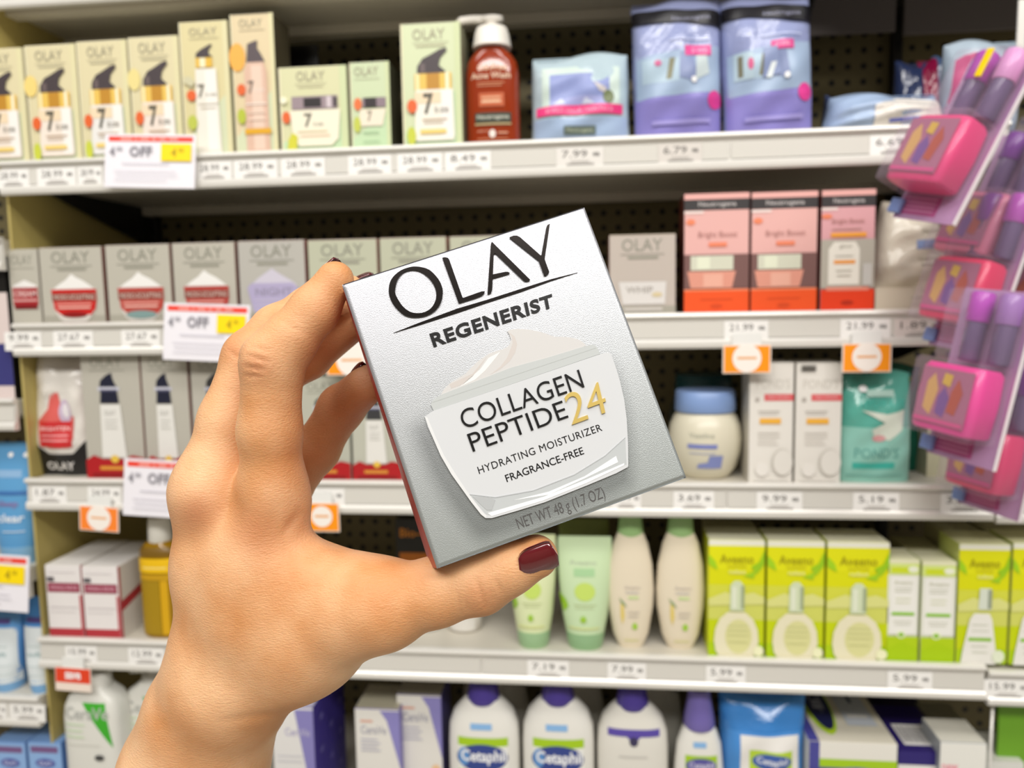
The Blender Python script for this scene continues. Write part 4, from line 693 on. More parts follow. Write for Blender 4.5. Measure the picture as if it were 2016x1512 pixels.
# ---------------------------------------------------------------- hanging pink blister packs
M_CLEAR = mat('c9b8cc', .06, 0, 'clear_blister', Alpha=.13)
def blister_pack(px, py, Y, tilt, label, pink='f03a80', card='b98fb8', tubes=('b93fb4', 'e7a0d8'), yaw=-60, foot='b05088', tongue='7f96cf', sc=1.0, yel=False):
    p = W(px, py, Y)
    r = root('blister_pack', p, label, 'blister pack', 'pink blister packs hanging on the right'); r.scale = (sc, sc, sc)
    r.rotation_euler = (Matrix.Rotation(math.radians(tilt), 3, 'Y') @ Matrix.Rotation(math.radians(yaw), 3, 'Z')).to_euler()
    mb = MB(); bevbox(mb, -.030, .034, .0, .0012, -.052, .095, mat(card, .4, 0, 'pack_card'), .0004)
    bevbox(mb, .0336, .0346, -.002, .0022, -.052, .095, mat('f0e6ea', .4, 0, 'pack_card_edge'), .0003); mb.build('backing_card', r)
    mb = MB(); paint(mb, [('r', .02, .02, .96, .98, card), ('r', .08, .03, .7, .16, foot)]+[('r', .12, .05+.025*k, .64, .06+.025*k, 'd08ab4') for k in range(4)], .062, .147, flat)
    o = mb.build('card_print', r); o.location = (0, 0, -.052)
    mb = MB(); m = mat(pink, .35, 0, 'pink_vinyl', Coat_Weight=.3)
    loft(mb, [(-.029, .026, .015, 5), (-.027, .0285, .0165, 5), (.0, .0295, .0175, 5), (.024, .0285, .0165, 5), (.028, .026, .014, 5)], m, n=40, ex=5, cy=-.0178); mb.build('pouch', r)
    mb = MB(); paint(mb, [('r', .08, .08, .92, .92, 'b06a86'), ('p', [(.2, .3), (.34, .2), (.4, .6), (.3, .84), (.2, .7)], 'd9a860'), ('p', [(.42, .25), (.56, .2), (.6, .5), (.5, .66), (.42, .5)], '7a4f96'), ('p', [(.6, .3), (.74, .26), (.8, .6), (.7, .8), (.62, .6)], 'b8502e'), ('p', [(.44, .7), (.58, .66), (.6, .84), (.46, .86)], 'dcb23c'), ('r', .1, .1, .9, .16, 'd8508a')], .056, .056, flat_at(-.0355))
    o = mb.build('pouch_print', r); o.location = (0, 0, -.028)
    mb = MB(); bevbox(mb, -.032, .032, -.040, -.0005, -.033, .032, M_CLEAR, .004); mb.build('blister_cover', r)
    g = MB()
    for k, c in enumerate(tubes):
        x = -.004+k*.026; t = MB()
        loft(t, [(.033, .007, .007), (.034, .008, .008), (.066, .008, .008)], mat('6d5a80', .15, 0, 'gloss_vial'), ex=2, cx=x, cy=-.011); t.build('gloss_tube', r)
        t = MB(); loft(t, [(.066, .0085, .0085), (.067, .0095, .0095), (.089, .0095, .0095), (.091, .008, .008)], mat(c, .25, 0, 'gloss_cap'), ex=2, cx=x, cy=-.011); t.build('gloss_cap', r)
    if yel: t = MB(); bevbox(t, .002, .008, -.0225, -.0205, .066, .090, PLASTIC('ffd800'), .0005); t.build('yellow_sticker', r)
    t = MB(); bevbox(t, -.034, -.022, -.006, -.001, -.049, -.036, PLASTIC(tongue), .001); t.build('plastic_tab', r)
    mb = MB(); bevbox(mb, -.030, .031, -.022, -.0005, .031, .093, M_CLEAR, .004); mb.build('blister_cover', r)
    return r
blister_pack(1868, 322, .72, 25, 'topmost pink blister pack with a yellow striped gloss tube above it', yel=True)
blister_pack(1948, 458, .80, 21, 'second pink blister pack from the top, paler and set deeper', 'ee86a6', tubes=('7a3a96', '8f4aa8'))
blister_pack(1918, 582, .775, 16, 'blister pack with red pink pouch beside the crumpled white pack', 'ee2f62', tubes=('8a3fa0', 'c05ac0'))
blister_pack(1912, 790, .70, 11, 'large bright pink blister pack beside the teal pouch', 'f2369a', tubes=('c04ac0', 'a87ac0'))
blister_pack(1962, 905, .80, 9, 'lowest pink blister pack, just above the right bay rail', 'ec3a74', tubes=('9a3fa8', '7a3a90'))
for px, py, Y, t, lab in ((1985, 345, .87, 21, 'purple capped blister pack at the right edge, upper'), (2000, 520, .92, 18, 'purple capped blister pack at the right edge, upper middle'), (2006, 735, .87, 14, 'purple capped blister pack at the right edge, lower middle')):
    blister_pack(px+26, py+70, Y, t, lab, '7a2450', '7d6690', ('b53fc0', 'a23ab2'), foot='6a3a78')
mb = MB(); o0 = W(2012, 60, .86); bevbox(mb, -.004, .004, 0, .003, -.06, .03, M_RAIL, .0008)
o = mb.build('clip_strip', None, o0); tag(o, 'white hanging strip end at the top right corner', 'display strip')
# ---------------------------------------------------------------- the held box
def cam_vec(x, y, z): return CR*x - CU*y + CF*z
BX = cam_vec(.94074285, -.32179041, .10702252); BYD = cam_vec(.33308726, .93605099, -.11340816); BIN = cam_vec(-.06368488, .14233576, .98776757)
BZ = -BYD; BC = CO + cam_vec(.00045276, -.00091574, .2164695); BW2, BH2, BD = .036, .04074, .050
BROT = Matrix((BX, BIN, BZ)).transposed().to_4x4()
def on_face(px, py):
    d = ray(px, py); t = (BC-CO).dot(BIN)/d.dot(BIN); p = CO+d*t-BC
    return p.dot(BX), p.dot(BZ)
box = root('moisturizer_box', BC - BZ*BH2, 'silver moisturizer box held up in the hand, black and gold lettering', 'box')
box.matrix_world = Matrix.Translation(BC - BZ*BH2) @ BROT
def silver(name, c='c2c3c9', rough=.36, vc=False):
    m = mat(c, rough, .72, name); nt = m.node_tree; b = nt.nodes['Principled BSDF']
    tc = nt.nodes.new('ShaderNodeTexCoord'); n = nt.nodes.new('ShaderNodeTexNoise'); n.inputs['Scale'].default_value = 3600; n.inputs['Detail'].default_value = 2
    nt.links.new(tc.outputs['Object'], n.inputs['Vector'])
    bp = nt.nodes.new('ShaderNodeBump'); bp.inputs['Strength'].default_value = .16; bp.inputs['Distance'].default_value = .0004
    nt.links.new(n.outputs[0], bp.inputs['Height']); nt.links.new(bp.outputs[0], b.inputs['Normal'])
    if vc:
        a = nt.nodes.new('ShaderNodeAttribute'); a.attribute_name = 'ink_and_reflection'; nt.links.new(a.outputs['Color'], b.inputs['Base Color'])
    return m
SH = -.057
def bulge(y, z): return (.0004+.0013*max(0, 1-z/(2*BH2)))*math.sin(math.pi*min(y/BD, 1))
bm = bmesh.new(); NY, NZ = 12, 20
mb = MB(); M_SIL = silver('silver_foil_board'); M_REDS = mat('a30f1e', .35, .2, 'red_board')
V = []; 
for s in (-1, 1):
    for j in range(NZ+1):
        for i in range(NY+1):
            y = BD*i/NY; z = 2*BH2*j/NZ; e = .0005
            x = s*(BW2-(.0004 if i == 0 else 0)) + SH*y - (bulge(y, z) if s < 0 else 0)
            V.append((x, y+.0002, min(max(z, .0), 2*BH2)))
o = (NY+1)*(NZ+1); FL = []; FR = []
for j in range(NZ):
    for i in range(NY):
        q = j*(NY+1)+i; FL.append([q, q+NY+1, q+NY+2, q+1]); FR.append([o+q, o+q+1, o+q+NY+2, o+q+NY+1])
mb.add(V, FL, M_REDS, True); mb.add(V, FR, M_SIL, True)
t = NZ*(NY+1)
mb.add(V, [[i, i+1, o+i+1, o+i] for i in range(NY)], M_SIL); mb.add(V, [[t+i, o+t+i, o+t+i+1, t+i+1] for i in range(NY)], M_SIL)
mb.add(V, [[j*(NY+1)+NY, (j+1)*(NY+1)+NY, o+(j+1)*(NY+1)+NY, o+j*(NY+1)+NY] for j in range(NZ)], M_SIL)
mb.build('carton_body', box)
# front panel: rounded fold edges + a printed soft grey around the jar picture
JAR = [(836.3, 820.6), (852.7, 809.4), (1179, 698.5), (1190, 695.5), (1198.8, 694.7), (1203, 699), (1211, 722), (1219.5, 750), (1228, 787), (1233, 825.7), (1235.5, 872), (1236, 916.6), (1234.8, 920), (1212, 932), (1154.6, 955.9), (1072.7, 988.6), (1020, 1005), (968, 1020), (956, 1020), (947, 1013), (926.6, 987), (914.6, 970), (888.8, 934), (868, 898), (852.7, 863), (843, 842)]
jar = np.array([on_face(*p) for p in JAR])
def seg_dist(P, A, B):
    d = B-A; t = np.clip(((P-A)@d)/(d@d), 0, 1); return np.linalg.norm(P-A-t[:, None]*d, axis=1)
NX, NZ = 120, 136; xs = np.linspace(-BW2, BW2, NX+1); zs = np.linspace(-BH2, BH2, NZ+1)
P = np.array([(x, z) for z in zs for x in xs]); off = P-np.array([-.0022, -.0030])
inside = np.zeros(len(P), bool)
for i in range(len(jar)):
    a, b = jar[i], jar[(i+1) % len(jar)]
    c = ((a[1] > off[:, 1]) != (b[1] > off[:, 1])) & (off[:, 0] < (b[0]-a[0])*(off[:, 1]-a[1])/((b[1]-a[1])+1e-12)+a[0]); inside ^= c
dist = np.min([seg_dist(off, jar[i], jar[(i+1) % len(jar)]) for i in range(len(jar))], axis=0); dist[inside] = 0
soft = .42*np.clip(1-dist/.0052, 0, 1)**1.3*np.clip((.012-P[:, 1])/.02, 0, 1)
r_ = .0007
def front_y(x, z):
    dx = max(0, abs(x)-(BW2-r_)); dz = max(0, abs(z)-(BH2-r_)); d = min(1, math.hypot(dx, dz)/r_)
    return r_*(1-math.sqrt(max(0, 1-d*d)))*.8
me = bpy.data.meshes.new('front_panel')
me.from_pydata([(x, front_y(x, z), z+BH2) for x, z in P], [], [[j*(NX+1)+i, j*(NX+1)+i+1, (j+1)*(NX+1)+i+1, (j+1)*(NX+1)+i] for j in range(NZ) for i in range(NX)])
ca = me.color_attributes.new('ink_and_reflection', 'FLOAT_COLOR', 'POINT'); base = np.array(lin('b9b9bf')); low = np.array(lin('b2b8b6'))
k = np.clip((P[:, 1]+BH2)/(2*BH2), 0, 1)[:, None]; colr = (low*(1-k)+base*k)*(1-soft[:, None]); ca.data.foreach_set('color', np.c_[colr, np.ones(len(P))].astype('f').ravel())  # green-grey towards the bottom: reflected surroundings put into the foil colour
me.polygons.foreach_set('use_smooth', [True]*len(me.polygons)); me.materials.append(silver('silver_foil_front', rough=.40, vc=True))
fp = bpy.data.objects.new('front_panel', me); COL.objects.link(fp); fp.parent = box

def raised(name, polys, m, ht=.00022, base=0.0, soft_edge=0):
    """polys: list of (pts[(x,z)], faces) in face metres -> raised print on the front"""
    mb = MB()
    for v, f in polys:
        v = [tuple(p) for p in v]; n = len(v)
        top = [(x, -base-ht, z+BH2) for x, z in v]; bot = [(x, -base+.0003, z+BH2) for x, z in v]
        mb.add(top, [list(q) for q in f], m, False)
        cnt = {}
        for q in f:
            for i in range(len(q)):
                a, b = q[i], q[(i+1) % len(q)]; cnt[(a, b)] = cnt.get((a, b), 0)+1
        side = [[b, a, n+a, n+b] for (a, b) in cnt if (b, a) not in cnt]
        mb.add(top+bot, side, m, False)
    o = mb.build(name, box)
    if soft_edge:
        bv = o.modifiers.new('soft_edge', 'BEVEL'); bv.width = soft_edge; bv.segments = 2; bv.limit_method = 'ANGLE'; bv.angle_limit = 1.0; bv.use_clamp_overlap = True
    return o
def bil(q, p):
    (u, v) = p; a = [(1-u)*(1-v), u*(1-v), u*v, (1-u)*v]; return (sum(a[i]*q[i][0] for i in range(4)), sum(a[i]*q[i][1] for i in range(4)))
def face_text(s, quad, bold=0.0, res=6, space=1.0):
    v, f = text2d(s, bold, res, space); q = [on_face(*p) for p in quad]; return [bil(q, p) for p in v], f
def fpoly(pts, o=(0, 0), s=1.0):
    P = [on_face(o[0]+x/s, o[1]+y/s) for x, y in pts]
    a = sum(P[i][0]*P[(i+1) % len(P)][1]-P[(i+1) % len(P)][0]*P[i][1] for i in range(len(P)))
    if a < 0: P = P[::-1]
    return P, [list(range(len(P)))]
def tri(pts, o=(0, 0), s=1.0):
    """concave outline -> triangulated"""
    from mathutils.geometry import tessellate_polygon
    P, _ = fpoly(pts, o, s); t = tessellate_polygon([[Vector((x, z, 0)) for x, z in P]]); F = []
    for q in t:
        A = sum(P[q[i]][0]*P[q[(i+1) % 3]][1]-P[q[(i+1) % 3]][0]*P[q[i]][1] for i in range(3)); F.append(list(q) if A > 0 else list(q)[::-1])
    return P, F
def smooth_loop(pts, n=4):
    out = []; N = len(pts)
    for i in range(N):
        p0, p1, p2, p3 = [np.array(pts[(i+k) % N], float) for k in (-1, 0, 1, 2)]
        for j in range(n):
            t = j/n; out.append(tuple(.5*((2*p1)+(-p0+p2)*t+(2*p0-5*p1+4*p2-p3)*t*t+(-p0+3*p1-3*p2+p3)*t**3)))
    return out
FOIL = mat('2b2725', .22, .85, 'gunmetal_foil'); INK = mat('070708', .28, 0, 'black_ink'); GREYINK = mat('555352', .4, .2, 'grey_ink'); GOLD = mat('e9cc74', .28, .55, 'gold_foil')
c1, c2, S = (660, 400), (900, 400), 5.04
oo = smooth_loop([(532, 880), (556, 765), (640, 680), (740, 640), (830, 636), (930, 665), (1010, 740), (1055, 820), (1068, 900), (1045, 1000), (985, 1075), (900, 1120), (800, 1135), (700, 1120), (620, 1060), (560, 980)])
oi = smooth_loop([(598, 850), (622, 760), (680, 692), (760, 668), (840, 682), (920, 738), (975, 812), (1000, 880), (998, 960), (960, 1035), (900, 1080), (820, 1096), (740, 1080), (670, 1025), (622, 955), (598, 900)])
n = len(oo); V = [on_face(c1[0]+x/S, c1[1]+y/S) for x, y in oo+oi]
F = [[i, n+i, n+(i+1) % n, (i+1) % n] for i in range(n)]
def okface(q):
    a = sum(V[q[i]][0]*V[q[(i+1) % 4]][1]-V[q[(i+1) % 4]][0]*V[q[i]][1] for i in range(4)); return q if a > 0 else q[::-1]
O_ = (V, [okface(q) for q in F])
L_ = tri([(870.7, 509), (874, 507.6), (878, 507.8), (882, 509), (884.5, 512.5), (911, 587.8), (940, 577.5), (948, 574.8), (954.6, 574.4), (953, 579), (948, 583), (936, 587.5), (903, 597.8)])
A1 = tri([(343, 388), (726, 768), (700, 778), (675, 779), (655, 768), (375, 500), (362, 512), (348, 860), (336, 895), (300, 910), (334, 412)], c2, S)
A2 = tri([(348, 724), (352, 712), (480, 686), (505, 687), (525, 702), (348, 752)], c2, S)
Y_ = tri([(515, 345), (560, 328), (592, 328), (622, 343), (833, 530), (882, 250), (892, 225), (918, 210), (866, 562), (912, 688), (904, 708), (885, 722), (862, 726), (806, 575)], c2, S)
U_ = tri([(775, 655.6), (824.7, 636), (900, 608), (957.6, 591.0), (1027, 568.6), (1085, 550), (1137, 537), (1085, 553.5), (1027, 574.6), (957.6, 597.0), (900, 616.5), (824.7, 640.5)])
raised('brand_lettering', [O_, L_, A1, A2, Y_], FOIL, .0006, soft_edge=.0003); raised('underline', [U_], FOIL, .0003)
raised('range_lettering', [face_text('REGENERIST', [(854, 684), (1091, 604.5), (1086, 578.5), (845, 657.5)], .03, space=1.08)], INK, .00035)
# jar picture
M_J = lambda c, r=.3: mat(c, r, .0, 'jar_print_'+c, Coat_Weight=.25)
raised('jar_cream_print', [tri([(868, 777.6), (874, 767), (885.3, 755.2), (900, 746), (916.3, 736.3), (928, 724), (940.4, 712.2), (952, 704), (962.7, 696.7), (975, 692), (990, 688), (998, 684), (1003.5, 678), (1006, 669.2), (1003, 660), (998.8, 652.9), (1005, 649.5), (1014.3, 648.2), (1028, 648), (1040.6, 649.5), (1056, 652), (1071.6, 656.3), (1084, 661), (1095.7, 664), (1106, 663.5), (1116.3, 664), (1128, 666), (1138.7, 669), (1147, 674), (1154, 681), (1078, 706), (1005.7, 728)])], M_J('cfcdcb'), .0004)
raised('cream_fold_print', [tri([(1001, 654), (1013, 663), (1018, 678), (1014, 695), (1003, 712), (985, 727), (965, 738), (985, 722), (998, 705), (1004, 690), (1009, 676), (1008, 664)]), tri([(885, 757), (930, 736), (950, 712), (958, 703), (946, 722), (930, 742), (912, 757), (888, 765)])], M_J('cbc4bf'), .00002, .0004)
raised('cream_light_print', [tri([(920, 748), (945, 728), (962, 705), (985, 693), (975, 706), (955, 730), (935, 748), (905, 762)])], M_J('e8e7e5'), .00002, .0004)
raised('jar_neck_print', [fpoly([(848.4, 797.4), (851.8, 787.9), (868, 777.6), (1005.7, 724.3), (1078, 704.5), (1154, 681.3), (1168, 678.7), (1175.6, 684.7), (1180.8, 697.5), (854.4, 810)])], M_J('bfc3c2'), .0005)
raised('neck_line_print', [fpoly([(852, 791), (1172, 684.5), (1172.5, 686.2), (852, 793)])], M_J('b9bdbb'), .00003, .0005)
raised('neck_shadow_line', [fpoly([(853, 809.2), (1181, 697.2), (1181.5, 698.8), (853.5, 811)])], M_J('5a5d5a'), .00003, .0005)
raised('jar_glass_print', [tri(JAR)], M_J('d1d3d5', .25), .0006)
def inset_jar(k, dx=0, dy=0):
    c = np.mean(JAR, axis=0); return [tuple(c+(np.array(p)-c)*k+np.array((dx, dy))) for p in JAR]
raised('jar_edge_print', [tri([(836.3, 820.6), (852.7, 863), (868, 898), (888.8, 934), (914.6, 970), (926.6, 987), (947, 1013), (956, 1020), (958, 1015), (950, 1008), (934, 987), (920, 968), (896, 932), (874, 896), (858, 861), (842, 823)])], M_J('dedfdf'), .00003, .0006)
raised('jar_base_print', [tri([(924, 973), (975, 980), (1050, 966), (1130, 935), (1190, 898), (1230, 862), (1232.5, 914), (1154, 951), (1070, 984), (968, 1015), (956, 1012), (940, 993)])], M_J('bfc3c4', .2), .00003, .0006)
raised('jar_base_light', [tri([(960, 1010), (1070, 978), (1154, 944), (1228, 912), (1228, 916), (1154, 951), (1070, 985), (968, 1016)]), tri([(1010, 985), (1080, 968), (1150, 938), (1212, 898), (1216, 910), (1150, 942), (1080, 974)])], M_J('f2f3f3', .2), .00003, .00064)
raised('jar_base_dark', [tri([(930, 977), (966, 979), (975, 984), (968, 1004), (958, 1004), (948, 995)])], M_J('b4b7b8', .2), .00003, .00068)
raised('base_line_print', [tri([(925, 972.5), (975, 978), (1050, 964.5), (1130, 933.5), (1190, 896.5), (1230, 860.5), (1230, 862), (1190, 898.5), (1130, 935.5), (1050, 966.5), (975, 980), (925, 974)])], M_J('bfc2c4'), .00003, .0007)
raised('collagen_lettering', [face_text('COLLAGEN', [(914, 845.5), (1150, 763), (1138.5, 728), (902, 810)], -.005), face_text('PEPTIDE', [(931, 889.5), (1118.5, 822), (1106, 789), (919, 855.5)], -.005)], INK, .0003, .0006)
raised('number_lettering', [face_text('24', [(1125, 837), (1196, 811), (1182, 751), (1108, 779)], -.004)], GOLD, .0005, .0006, soft_edge=.0002)
raised('subtitle_lettering', [face_text('HYDRATING MOISTURIZER', [(943.5, 933.5), (1185.5, 848), (1180.5, 834.5), (939, 919.5)], .0, 4, 1.1), face_text('FRAGRANCE-FREE', [(998, 949.5), (1149.8, 894), (1145, 880), (993, 935.5)], .006, 4)], INK, .00008, .0006)
raised('net_weight_lettering', [face_text('NET WT 48 g (1.7 OZ)', [(1024, 1049), (1195, 986), (1185.5, 957.5), (1014, 1021)], .0, 4)], GREYINK, .00005)
# ---------------------------------------------------------------- the hand (signed distance volume -> one skin surface)
def cs(px, py, dep, r): 
    """camera-frame metres: (right, down, forward, radius)"""
    return np.array([(px-PCX)/FPX*dep, (py-PCY)/FPX*dep, dep, r*dep/FPX])
VX = .00072
G0 = np.array([-.140, -.042, .185]); G1 = np.array([.026, .160, .325]); GN = np.ceil((G1-G0)/VX).astype(int)
def grid_eval(prims, k):
    """smooth union of round cones on the grid; far cells stay at a big value"""
    D0 = np.full(GN, .05, np.float32)
    for a, b in prims:
        lo = np.minimum(a[:3]-a[3], b[:3]-b[3])-.016; hi = np.maximum(a[:3]+a[3], b[:3]+b[3])+.016
        i0 = np.clip(((lo-G0)/VX).astype(int), 0, GN-1); i1 = np.clip(((hi-G0)/VX).astype(int)+1, 1, GN)
        if (i1 <= i0).any(): continue
        X, Y, Z = [ (G0[q]+VX*np.arange(i0[q], i1[q])).astype(np.float32) for q in range(3)]
        px = X[:, None, None]-a[0]; py = Y[None, :, None]-a[1]; pz = Z[None, None, :]-a[2]
        d = b[:3]-a[:3]; L2 = float(d@d)+1e-12
        t = np.clip((px*d[0]+py*d[1]+pz*d[2])/L2, 0, 1)
        ts = t*t*(3-2*t)*.35+t*.65
        s = np.sqrt((px-t*d[0])**2+(py-t*d[1])**2+(pz-t*d[2])**2)-(a[3]+(b[3]-a[3])*ts)
        sl = D0[i0[0]:i1[0], i0[1]:i1[1], i0[2]:i1[2]]
        h = np.clip(.5+.5*(sl-s)/k, 0, 1); sl[...] = sl*(1-h)+s*h-k*h*(1-h)
    return D0
def smin(a, b, k):
    h = np.clip(.5+.5*(a-b)/k, 0, 1); return a*(1-h)+b*h-k*h*(1-h)
def chain(*j, tw=None):
    q = [cs(*p) for p in j]; return list(zip(q[:-1], q[1:]))
palm = []
palm += chain((330, 1720, .268, 100), (352, 1520, .262, 100), (395, 1400, .256, 92), (432, 1290, .250, 80))
palm += chain((430, 1720, .268, 100), (412, 1520, .262, 96), (462, 1390, .254, 92))
palm += chain((434, 1290, .250, 82), (428, 1120, .247, 72), (419, 968, .243, 70))
palm += chain((455, 1330, .247, 84), (505, 1130, .240, 72), (538, 985, .233, 56))
palm += chain((432, 1330, .270, 72), (440, 1010, .268, 56)); palm += chain((450, 1330, .284, 62), (500, 1050, .284, 46))
palm += chain((470, 1355, .246, 96), (600, 1265, .238, 92), (735, 1194, .228, 82))
palm += chain((500, 1200, .238, 86), (640, 1190, .234, 82)); palm += chain((520, 1110, .236, 76), (668, 1165, .231, 70))
palm += chain((500, 1260, .262, 80), (640, 1240, .248, 70))
thumb = chain((700, 1206, .229, 80), (760, 1190, .2265, 78), (860, 1165, .2235, 64), (940, 1143, .221, 59), (1000, 1118, .219, 50), (1056, 1096, .2165, 43))
index = chain((542, 985, .233, 54), (531, 850, .229, 59), (537, 712, .2265, 59), (572, 668, .2262, 50), (618, 612, .2268, 45), (660, 551, .2275, 37))
middle = chain((419, 968, .243, 70), (455, 830, .244, 60), (494, 705, .246, 52), (545, 650, .249, 46), (610, 605, .252, 38), (690, 576, .2535, 34))
ring = chain((440, 1010, .268, 56), (490, 860, .272, 48), (535, 750, .273, 44), (610, 706, .270, 37), (696, 634, .262, 36))
pinky = chain((500, 1060, .282, 50), (560, 965, .278, 48), (622, 885, .272, 44), (672, 803, .264, 43), (722, 757, .252, 39))
P_ = grid_eval(palm, .011)
TH = grid_eval(thumb, .004); body = smin(P_, TH, .007)
for f_, k in ((index, .0105), (middle, .009), (ring, .005), (pinky, .005)):
    body = np.minimum(body, smin(P_, grid_eval(f_, .0035), k))
def dent(p, rr, depth, sgn=1):
    """soft dent / bump near a point"""
    global body
    a = cs(*p); X, Y, Z = [(G0[q]+VX*np.arange(GN[q])).astype(np.float32) for q in range(3)]
    r2 = ((X[:, None, None]-a[0])**2+(Y[None, :, None]-a[1])**2+(Z[None, None, :]-a[2])**2)/(rr*rr)
    body += sgn*depth*np.exp(-r2)
dent((395, 985, .232, 0), .0075, .0006, -1); dent((468, 1010, .228, 0), .006, .0009); dent((500, 1060, .228, 0), .008, .0006, -1)      # knuckles
dent((560, 1025, .222, 0), .006, .0006); dent((620, 1030, .225, 0), .008, .0012); dent((600, 1180, .222, 0), .012, .0014)
dent((700, 1290, .228, 0), .010, .0009); dent((480, 1420, .240, 0), .012, .0012); dent((300, 1440, .262, 0), .008, .0009, -1); dent((972, 1195, .220, 0), .006, .0008, -1); dent((1040, 1060, .222, 0), .005, .0004, -1)
dent((640, 640, .219, 0), .005, .0005, -1); dent((505, 700, .219, 0), .006, .0005, -1)

def surface_nets(F):
    s = F < 0; nx, ny, nz = F.shape
    c = np.zeros((nx-1, ny-1, nz-1), np.uint8)
    for i in (0, 1):
        for j in (0, 1):
            for k in (0, 1): c += s[i:nx-1+i, j:ny-1+j, k:nz-1+k]
    cell = np.argwhere((c > 0) & (c < 8)); idx = np.full(c.shape, -1, np.int64); idx[tuple(cell.T)] = np.arange(len(cell))
    acc = np.zeros((len(cell), 3)); cnt = np.zeros(len(cell))
    cor = [(i, j, k) for i in (0, 1) for j in (0, 1) for k in (0, 1)]
    for a in cor:
        for b in cor:
            if sum(b)-sum(a) == 1 and sum(abs(p-q) for p, q in zip(a, b)) == 1:
                fa = F[tuple((cell+a).T)]; fb = F[tuple((cell+b).T)]; m = (fa < 0) != (fb < 0); t = np.where(m, fa/(fa-fb+1e-20), 0)
                p = np.array(a)+t[:, None]*(np.array(b)-np.array(a)); acc[m] += p[m]; cnt[m] += 1
    V = cell+acc/cnt[:, None]; Q = []
    for ax in range(3):
        u, v = (ax+1) % 3, (ax+2) % 3
        a = [slice(1, -1)]*3; b = [slice(1, -1)]*3; a[ax] = slice(0, F.shape[ax]-1); b[ax] = slice(1, F.shape[ax])
        A = s[tuple(a)]; B = s[tuple(b)]; e = np.argwhere(A != B); off = np.array([1, 1, 1]); off[ax] = 0; e2 = e+off
        sg = A[tuple(e.T)]; q = []
        for du, dv in ((0, 0), (-1, 0), (-1, -1), (0, -1)):
            o = np.zeros(3, int); o[u] = du; o[v] = dv; q.append(idx[tuple((e2+o).T)])
        q = np.stack(q, 1); q[~sg] = q[~sg][:, ::-1]; Q.append(q)
    return V, np.concatenate(Q)
V, Q = surface_nets(body)
V = G0+V*VX
for it in range(3):                                      # light smoothing
    acc = np.zeros_like(V); n = np.zeros(len(V))
    for k in range(4):
        a, b = Q[:, k], Q[:, (k+1) % 4]; np.add.at(acc, a, V[b]); np.add.at(n, a, 1); np.add.at(acc, b, V[a]); np.add.at(n, b, 1)
    V = V*.5+.5*acc/n[:, None]
# fine creases at the joints, in image-plane direction of the finger, cut along the vertex normals
e1 = V[Q[:, 1]]-V[Q[:, 0]]; e2 = V[Q[:, 2]]-V[Q[:, 0]]; fn = np.cross(e1, e2); VN = np.zeros_like(V)
for k in range(4): np.add.at(VN, Q[:, k], fn)
VN /= np.linalg.norm(VN, axis=1)[:, None]+1e-12
cen = V.mean(0)
if (VN*(V-cen)).sum() < 0: VN = -VN
UVp = np.c_[PCX+FPX*V[:, 0]/V[:, 2], PCY+FPX*V[:, 1]/V[:, 2]]; facing = VN[:, 2] < .25
def crease(p, q, depth, wid, zlim):
    global V
    a, b = cs(*p, zlim, 0)[:3], cs(*q, zlim, 0)[:3]; a2, b2 = np.array(p, float), np.array(q, float)
    d = b2-a2; t = np.clip(((UVp-a2)@d)/(d@d), 0, 1); w_ = np.linalg.norm(UVp-a2-t[:, None]*d, axis=1)
    m = facing & (V[:, 2] < zlim); g = depth*np.exp(-(w_/wid)**2)*np.sin(np.pi*np.clip(t, .08, .92))**.5
    V[m] -= VN[m]*g[m][:, None]
crease((486, 700), (528, 712), 0.00059, 4, .24); crease((484, 722), (520, 728), 0.00051, 4, .24); crease((482, 740), (512, 742), 0.00042, 4, .24); crease((494, 682), (530, 690), 0.00034, 4, .24)
crease((938, 1140), (955, 1196), 0.00068, 3.5, .24); crease((975, 1138), (986, 1168), 0.00051, 3, .24); crease((915, 1178), (922, 1204), 0.00037, 3, .24); crease((900, 1165), (908, 1208), 0.00031, 3, .24)
crease((590, 1010), (560, 1050), 0.00055, 9, .25); crease((625, 1040), (665, 1080), 0.00044, 10, .25); crease((450, 690), (470, 705), 0.00034, 4, .26)
crease((560, 640), (600, 655), 0.00020, 4, .24); crease((548, 628), (575, 640), 0.00017, 4, .24); crease((555, 1405), (440, 1420), 0.00044, 10, .27)
V_w = [CO + CR*float(p[0]) - CU*float(p[1]) + CF*float(p[2]) for p in V]
